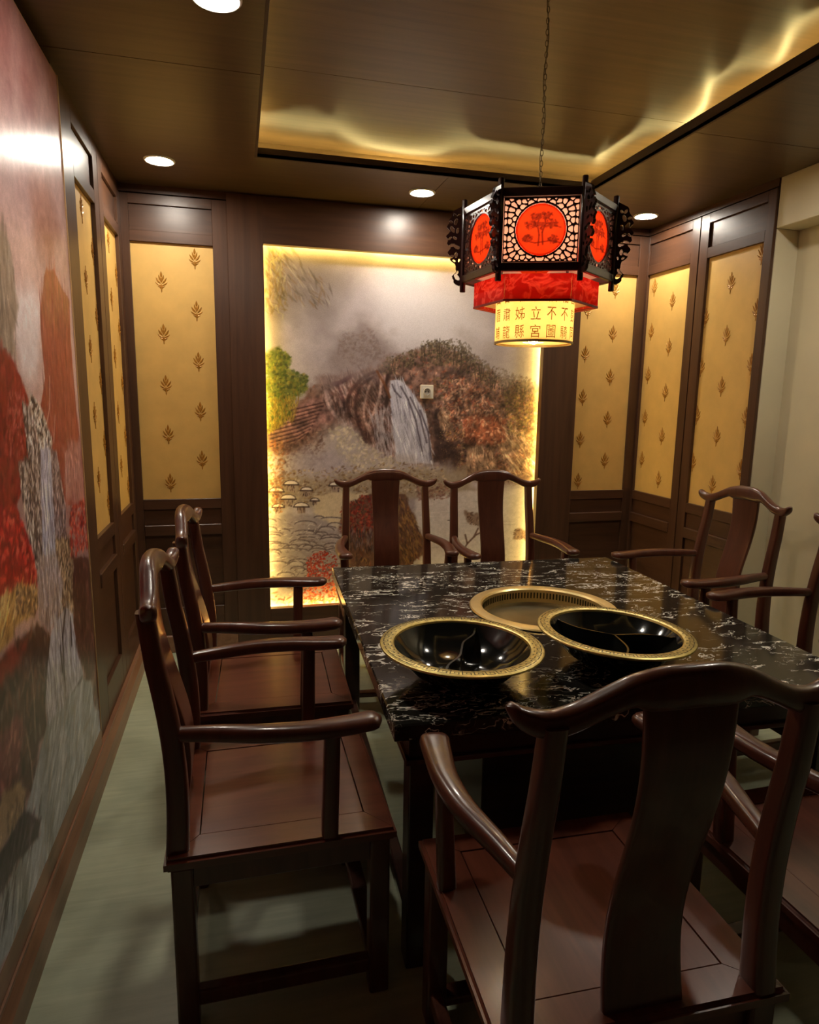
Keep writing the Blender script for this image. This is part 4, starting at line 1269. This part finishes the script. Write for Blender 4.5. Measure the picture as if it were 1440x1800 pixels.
# fretwork with a round opening
SIDE = RS - 0.022
HGT = BZ1 - BZ0 - 0.050
cell = 0.0024
nw, nh = int(SIDE / cell), int(HGT / cell)
gx, gz = np.meshgrid((np.arange(nw) + .5) * cell - nw * cell / 2, (np.arange(nh) + .5) * cell - nh * cell / 2)
rr = np.random.default_rng(21)
seeds = []
while len(seeds) < 27:
    x, z = rr.uniform(0, SIDE / 2), rr.uniform(0, HGT / 2)
    if math.hypot(x, z) < .094: continue
    if all(math.hypot(x - a, z - b) > .0165 for a, b in seeds) or len(seeds) > 24: seeds.append((x, z))
    if rr.random() < .0005: break
ax_, az_ = np.abs(gx), np.abs(gz)
ds = np.sort(np.stack([np.hypot(ax_ - a, az_ - b) for a, b in seeds]), 0)
rad = np.hypot(gx, gz)
RD = 0.086
mask = ((ds[1] - ds[0]) < 0.0055) | (rad < RD + .007) | (ax_ > nw * cell / 2 - .006) | (az_ > nh * cell / 2 - .006)
mask &= rad > RD
FRET = mask_mesh('fret_panel', mask, cell, 0.008, (-nw * cell / 2, -nh * cell / 2))
FRET.materials.append(lw)
# backing paper with a round hole
bm = bmesh.new()
n = 64
RI = RD - .008
i_ = [bm.verts.new((RI * math.cos(2 * PI * k / n), 0, RI * math.sin(2 * PI * k / n))) for k in range(n)]
def rectp(a):
    dx, dz = math.cos(a), math.sin(a)
    t_ = min((SIDE / 2) / max(abs(dx), 1e-6), (HGT / 2) / max(abs(dz), 1e-6))
    return dx * t_, dz * t_
o_ = [bm.verts.new((rectp(2 * PI * k / n)[0], 0, rectp(2 * PI * k / n)[1])) for k in range(n)]
for k in range(n):
    bm.faces.new((i_[k], i_[(k + 1) % n], o_[(k + 1) % n], o_[k]))
BACKP = bm_mesh(bm, 'backing_paper'); BACKP.materials.append(M['pink_paper'])
# painted disc
def disc_mesh():
    cv = Canvas(-RD, RD, -RD, RD, 0.0022)
    cv.c[:] = (226, 62, 22)
    k = np.clip(fbm(cv.U * 30, cv.V * 30, 3, 7) - .35, 0, 1)[..., None] * 1.4
    cv.c = cv.c * (1 - k * .35) + np.array([198, 40, 16]) * k * .35
    q = RD / 100
    S_ = lambda *p: [(a * q, b * q) for a, b in p]
    dkc = [(128, 34, 16), (150, 44, 20), (104, 26, 14)]
    for ln, wd in ((((-8, -60), (-6, -20), (-14, 20), (-4, 60)), 3.5), (((10, -55), (6, -10), (18, 25), (12, 60)), 3.5), (((-14, 10), (-40, 22), (-60, 14)), 2), (((14, 14), (44, 16), (80, 8)), 2), (((-70, -40), (-20, -50), (40, -42), (78, -50)), 2.5)):
        cv.line(S_(*ln), dkc[2], wd * q, .8)
    for cx, cy, rr_ in ((-40, 20, 26), (42, 22, 26), (-20, 50, 22), (22, 56, 22), (0, 16, 18), (-50, -32, 22), (52, -36, 22)):
        cv.strokes(S_(*[(cx + rr_ * math.cos(a), cy + rr_ * .7 * math.sin(a)) for a in np.linspace(0, 6.2, 10)]), 46, dkc, 8 * q, 4.5 * q, .4, .9, .6, int(cx + 99))
    co = np.stack([cv.U.ravel(), np.zeros(cv.nu * cv.nv), cv.V.ravel()], 1)
    me = cv.mesh('picture_disc', lambda u, v: np.stack([u, np.zeros_like(u), v], 1), 1.0)
    b = bmesh.new(); b.from_mesh(me)
    bmesh.ops.delete(b, geom=[v for v in b.verts if math.hypot(v.co.x, v.co.z) > RD + .0012], context='VERTS')
    b.to_mesh(me); b.free()
    return me
DISC = disc_mesh(); DISC.materials.append(M['disc_paper'])
# carved corner bracket: a cloud-and-dragon outline with pierced holes, lying in local XZ, x outward
bw, bh, bc = 0.080, 0.330, 0.0026
BSC = 0.90
nx_, nz_ = int(bw / bc), int(bh / bc)
BX, BZ = np.meshgrid((np.arange(nx_) + .5) * bc, (np.arange(nz_) + .5) * bc)
env = np.interp(BZ[:, 0], [0, .015, .03, .05, .075, .10, .13, .155, .18, .20, .225, .25, .275, .295, .31, .33], [.010, .030, .038, .030, .018, .040, .058, .050, .060, .066, .054, .064, .050, .046, .030, .0])
bmk = BX < (env[:, None] + 0.004 * np.sin(BZ * 190))
for hx, hz, hr in ((.022, .128, .007), (.040, .122, .006), (.020, .160, .008), (.040, .168, .007), (.050, .196, .007), (.028, .196, .008), (.018, .226, .007), (.040, .232, .008), (.026, .262, .008), (.046, .262, .005), (.014, .288, .005), (.030, .288, .006), (.017, .036, .009), (.016, .054, .007), (.010, .105, .004), (.030, .105, .004)):
    ta_ = hx * 90 + hz * 70
    dx_, dz_ = (BX - hx) * math.cos(ta_) + (BZ - hz) * math.sin(ta_), -(BX - hx) * math.sin(ta_) + (BZ - hz) * math.cos(ta_)
    bmk &= np.hypot(dx_ / 1.45, dz_ / .72) > hr * (.75 + .5 * abs(math.sin(hz * 400)))
bmk |= BX < .003
BRK = mask_mesh('corner_bracket', bmk, bc, 0.012, (0.0, 0.0)); BRK.materials.append(lw)
POST = bm_mesh(sweep_bm([((0, 0, z), (r_, 0, 0), (0, r_, 0)) for z, r_ in ((BZ0 - .036, .0085), (BZ0 - .034, .0100), (BZ1 + .034, .0100), (BZ1 + .036, .0085))], 12, 3), 'corner_post', True, 40); POST.materials.append(lw)
RAILT = bm_mesh(box_bm(-RS / 2 + .008, RS / 2 - .008, -.010, .010, -.014, .014, .003), 'frame_rail'); RAILT.materials.append(lw)
SR, SZ0, SZ1 = 0.236, lz(1.857), BZ0 - .004
sap = SR * math.cos(PI / 6)
SKIRT = bm_mesh(box_bm(-SR / 2 + .001, SR / 2 - .001, -.0012, .0012, SZ0, SZ1), 'skirt_panel'); SKIRT.materials.append(M['red_cloth'])
SKE = bm_mesh(box_bm(-SR / 2, SR / 2, -.003, .003, -.004, .004, .001), 'skirt_edge'); SKE.materials.append(plain('dark red binding', (0.30, 0.016, 0.016, 1), .5))
for k in range(6):
    a = k * PI / 3
    # local -Y is the outward direction of side 0
    Rz = Matrix.Rotation(a, 4, 'Z')
    def put(o, x, y, z, rz=0.0, par=None):
        o.location = Rz @ Vector((x, y, z)); o.rotation_euler = (0, 0, a + rz)
    p = link('fret_panel', FRET, None, lan); put(p, 0, -AP + .002, (BZ0 + BZ1) / 2)
    d = link('picture_disc', DISC, None, p); d.location = (0, 0.002, 0)
    d = link('backing_paper', BACKP, None, p); d.location = (0, 0.0055, 0)
    for z in (BZ0 + .011, BZ1 - .011):
        p = link('frame_rail', RAILT, None, lan); put(p, 0, -AP, z)
    p = link('corner_post', POST, None, lan); put(p, RS / 2, -AP, 0)
    p = link('corner_bracket', BRK, None, lan); put(p, RS / 2 * 1.03, -AP * 1.03, BZ0 - .012, -PI / 3); p.scale = (BSC, BSC, BSC)
    p = link('skirt_panel', SKIRT, None, lan); put(p, 0, -sap, 0)
    q = link('skirt_edge', SKE, None, p); q.location = (0, 0, SZ0 + .003)
def hexring(r0, r1, z0, z1, r2=None):
    bm = bmesh.new()
    n = 48
    def hexr(R_, a):
        f = (a + PI / 2 + PI / 6) % (PI / 3) - PI / 6
        return R_ * math.cos(PI / 6) / math.cos(f)
    vs_ = []
    for (R_, z, hx) in ((r1, z0, True), (r0, z0, False), (r0, z1, False), (r1, z1, True)):
        vs_.append([bm.verts.new(((hexr(R_, 2 * PI * i / n) if hx else R_) * math.cos(2 * PI * i / n), (hexr(R_, 2 * PI * i / n) if hx else R_) * math.sin(2 * PI * i / n), z)) for i in range(n)])
    for A_, B_ in list(zip(vs_, vs_[1:])) + [(vs_[-1], vs_[0])]:
        for i in range(n): bm.faces.new((A_[i], A_[(i + 1) % n], B_[(i + 1) % n], B_[i]))
    return bm
DR = 0.150
link('skirt_underside', bm_mesh(hexring(DR + .002, SR - .012, SZ0 + .014, SZ0 + .017), 'skirt_underside'), M['white_paper'], lan)
link('top_plate', bm_mesh(hexring(.09, RS - .03, BZ1 - .004, BZ1 + .004), 'top_plate'), lw, lan)
dz0, dz1 = -0.045, SZ1
drum = link('drum_shade', bm_mesh(lathe_bm([(DR, dz0), (DR, dz1), (DR - .0015, dz1), (DR - .0015, dz0)], 64, True), 'drum_shade', True, 40), M['drum_paper'], lan)
link('drum_hoop', bm_mesh(lathe_bm([(DR - .005, dz0 - .002), (DR + .002, dz0 - .002), (DR + .002, dz0 + .006), (DR - .005, dz0 + .006)], 64, True), 'drum_hoop', True, 40), plain('brass hoop', (0.42, 0.30, 0.10, 1), .4, .3), drum)
link('drum_bottom', bm_mesh(lathe_bm([(0.040, dz0 + .006), (DR - .002, dz0 + .006), (DR - .002, dz0 + .008), (0.040, dz0 + .008)], 48, True), 'drum_bottom'), M['drum_paper'], drum)
# seal-script writing round the drum: columns of characters
rows = ['日甘中人福福昌王', '眉肅姊立不不彭由', '輔龍縣宮圖騎同宜']
tc = bpy.data.curves.new('glyphs', 'FONT')
tc.align_x = 'CENTER'; tc.align_y = 'CENTER'; tc.resolution_u = 2
tob = bpy.data.objects.new('glyphs', tc); COL.objects.link(tob)
GL = {}
for ri, row in enumerate(rows):
    for ci in range(16):
        if row[ci % 8] not in GL:
            tc.body = row[ci % 8]
            bpy.context.view_layer.update()
            GL[row[ci % 8]] = bpy.data.meshes.new_from_object(tob.evaluated_get(bpy.context.evaluated_depsgraph_get()))
        me_ = GL[row[ci % 8]]
        if len(me_.vertices):
            co = np.empty(len(me_.vertices) * 3); me_.vertices.foreach_get('co', co); co = co.reshape(-1, 3)
            lo, hi = co.min(0), co.max(0)
            sc = np.array([0.036, 0.046]) / np.maximum(hi[:2] - lo[:2], 1e-3)
            sc = np.minimum(sc, 0.2)
            a0 = -PI / 2 + (ci - 3) * 2 * PI / 16
            zc = (-0.010, 0.054, 0.118)[2 - ri]
            gb = bmesh.new()
            vmap = []
            for c_ in co:
                x = (c_[0] - (lo[0] + hi[0]) / 2) * sc[0]; z = (c_[1] - (lo[1] + hi[1]) / 2) * sc[1] + zc
                a = a0 + x / DR
                vmap.append(gb.verts.new(((DR + .0008) * math.cos(a), (DR + .0008) * math.sin(a), z)))
            for pl in me_.polygons:
                try: gb.faces.new([vmap[i] for i in pl.vertices])
                except ValueError: pass
            gm = bpy.data.meshes.new('seal_character'); gb.to_mesh(gm); gb.free()
            link('seal_character', gm, M['glyph'], drum)
bpy.data.objects.remove(tob); bpy.data.curves.remove(tc)
for me_ in GL.values(): bpy.data.meshes.remove(me_)
# bulb, hook, chain and cord
bl = link('bulb', bm_mesh(lathe_bm([(0.0, -.004), (0.012, -.002), (0.020, .008), (0.022, .022), (0.016, .040), (0.0, .044)], 24), 'bulb', True), M['bulb'], lan)
bl.location = (0, 0, dz0 + .004)
box('hanger_bar', -AP + .01, AP - .01, -.008, .008, BZ1 + .002, BZ1 + .014, lw, lan, .002)
link('hook', bm_mesh(lathe_bm([(0.0, BZ1 + .012), (0.014, BZ1 + .012), (0.014, BZ1 + .040), (0.006, BZ1 + .048), (0, BZ1 + .048)], 16), 'hook', True, 40), lw, lan)
bm = bmesh.new()
zz = BZ1 + .046; ztop = (ZU - 1.793) / 0.86; k = 0
while zz < ztop:
    pts = []
    for i in range(12):
        a = 2 * PI * i / 12
        pts.append(Vector((.0050 * math.cos(a), 0, .0115 * math.sin(a))))
    Rk = Matrix.Rotation(k * PI / 2, 3, 'Z')
    for i in range(12):
        p0, p1 = Rk @ pts[i] + Vector((0, 0, zz)), Rk @ pts[(i + 1) % 12] + Vector((0, 0, zz))
        d = (p1 - p0); sd = Rk @ Vector((0, .0013, 0)); up_ = d.cross(sd).normalized() * .0013
        A_ = [bm.verts.new(p0 + v) for v in (sd, up_, -sd, -up_)]; B_ = [bm.verts.new(p1 + v) for v in (sd, up_, -sd, -up_)]
        for j in range(4): bm.faces.new((A_[j], A_[(j + 1) % 4], B_[(j + 1) % 4], B_[j]))
    zz += .0185; k += 1
o = link('chain', bm_mesh(bm, 'chain'), M['steel'], lan); o['kind'] = 'stuff'
sec = []
for i in range(60):
    t_ = i / 59; z = BZ1 + .03 + t_ * (ztop - BZ1 - .03); a = t_ * 16
    sec.append(((.006 * math.cos(a), .006 * math.sin(a), z), (.0017, 0, 0), (0, .0017, 0)))
link('cord', bm_mesh(sweep_bm(sec, 6), 'cord', True), M['steel'], lan)
def point(name, loc, watts, col, r):
    ld = bpy.data.lights.new(name, 'POINT'); ld.energy = watts; ld.color = col; ld.shadow_soft_size = r
    o = bpy.data.objects.new(name, ld); COL.objects.link(o); o.parent = lan; o.location = loc
    return o
point('upper_bulb_light', (0, 0, (BZ0 + BZ1) / 2), BOX_LAMP, (1.0, 0.80, 0.58), .03)
point('drum_bulb_light', (0, 0, 0.045), DRUM_LAMP, (1.0, 0.82, 0.58), .02)
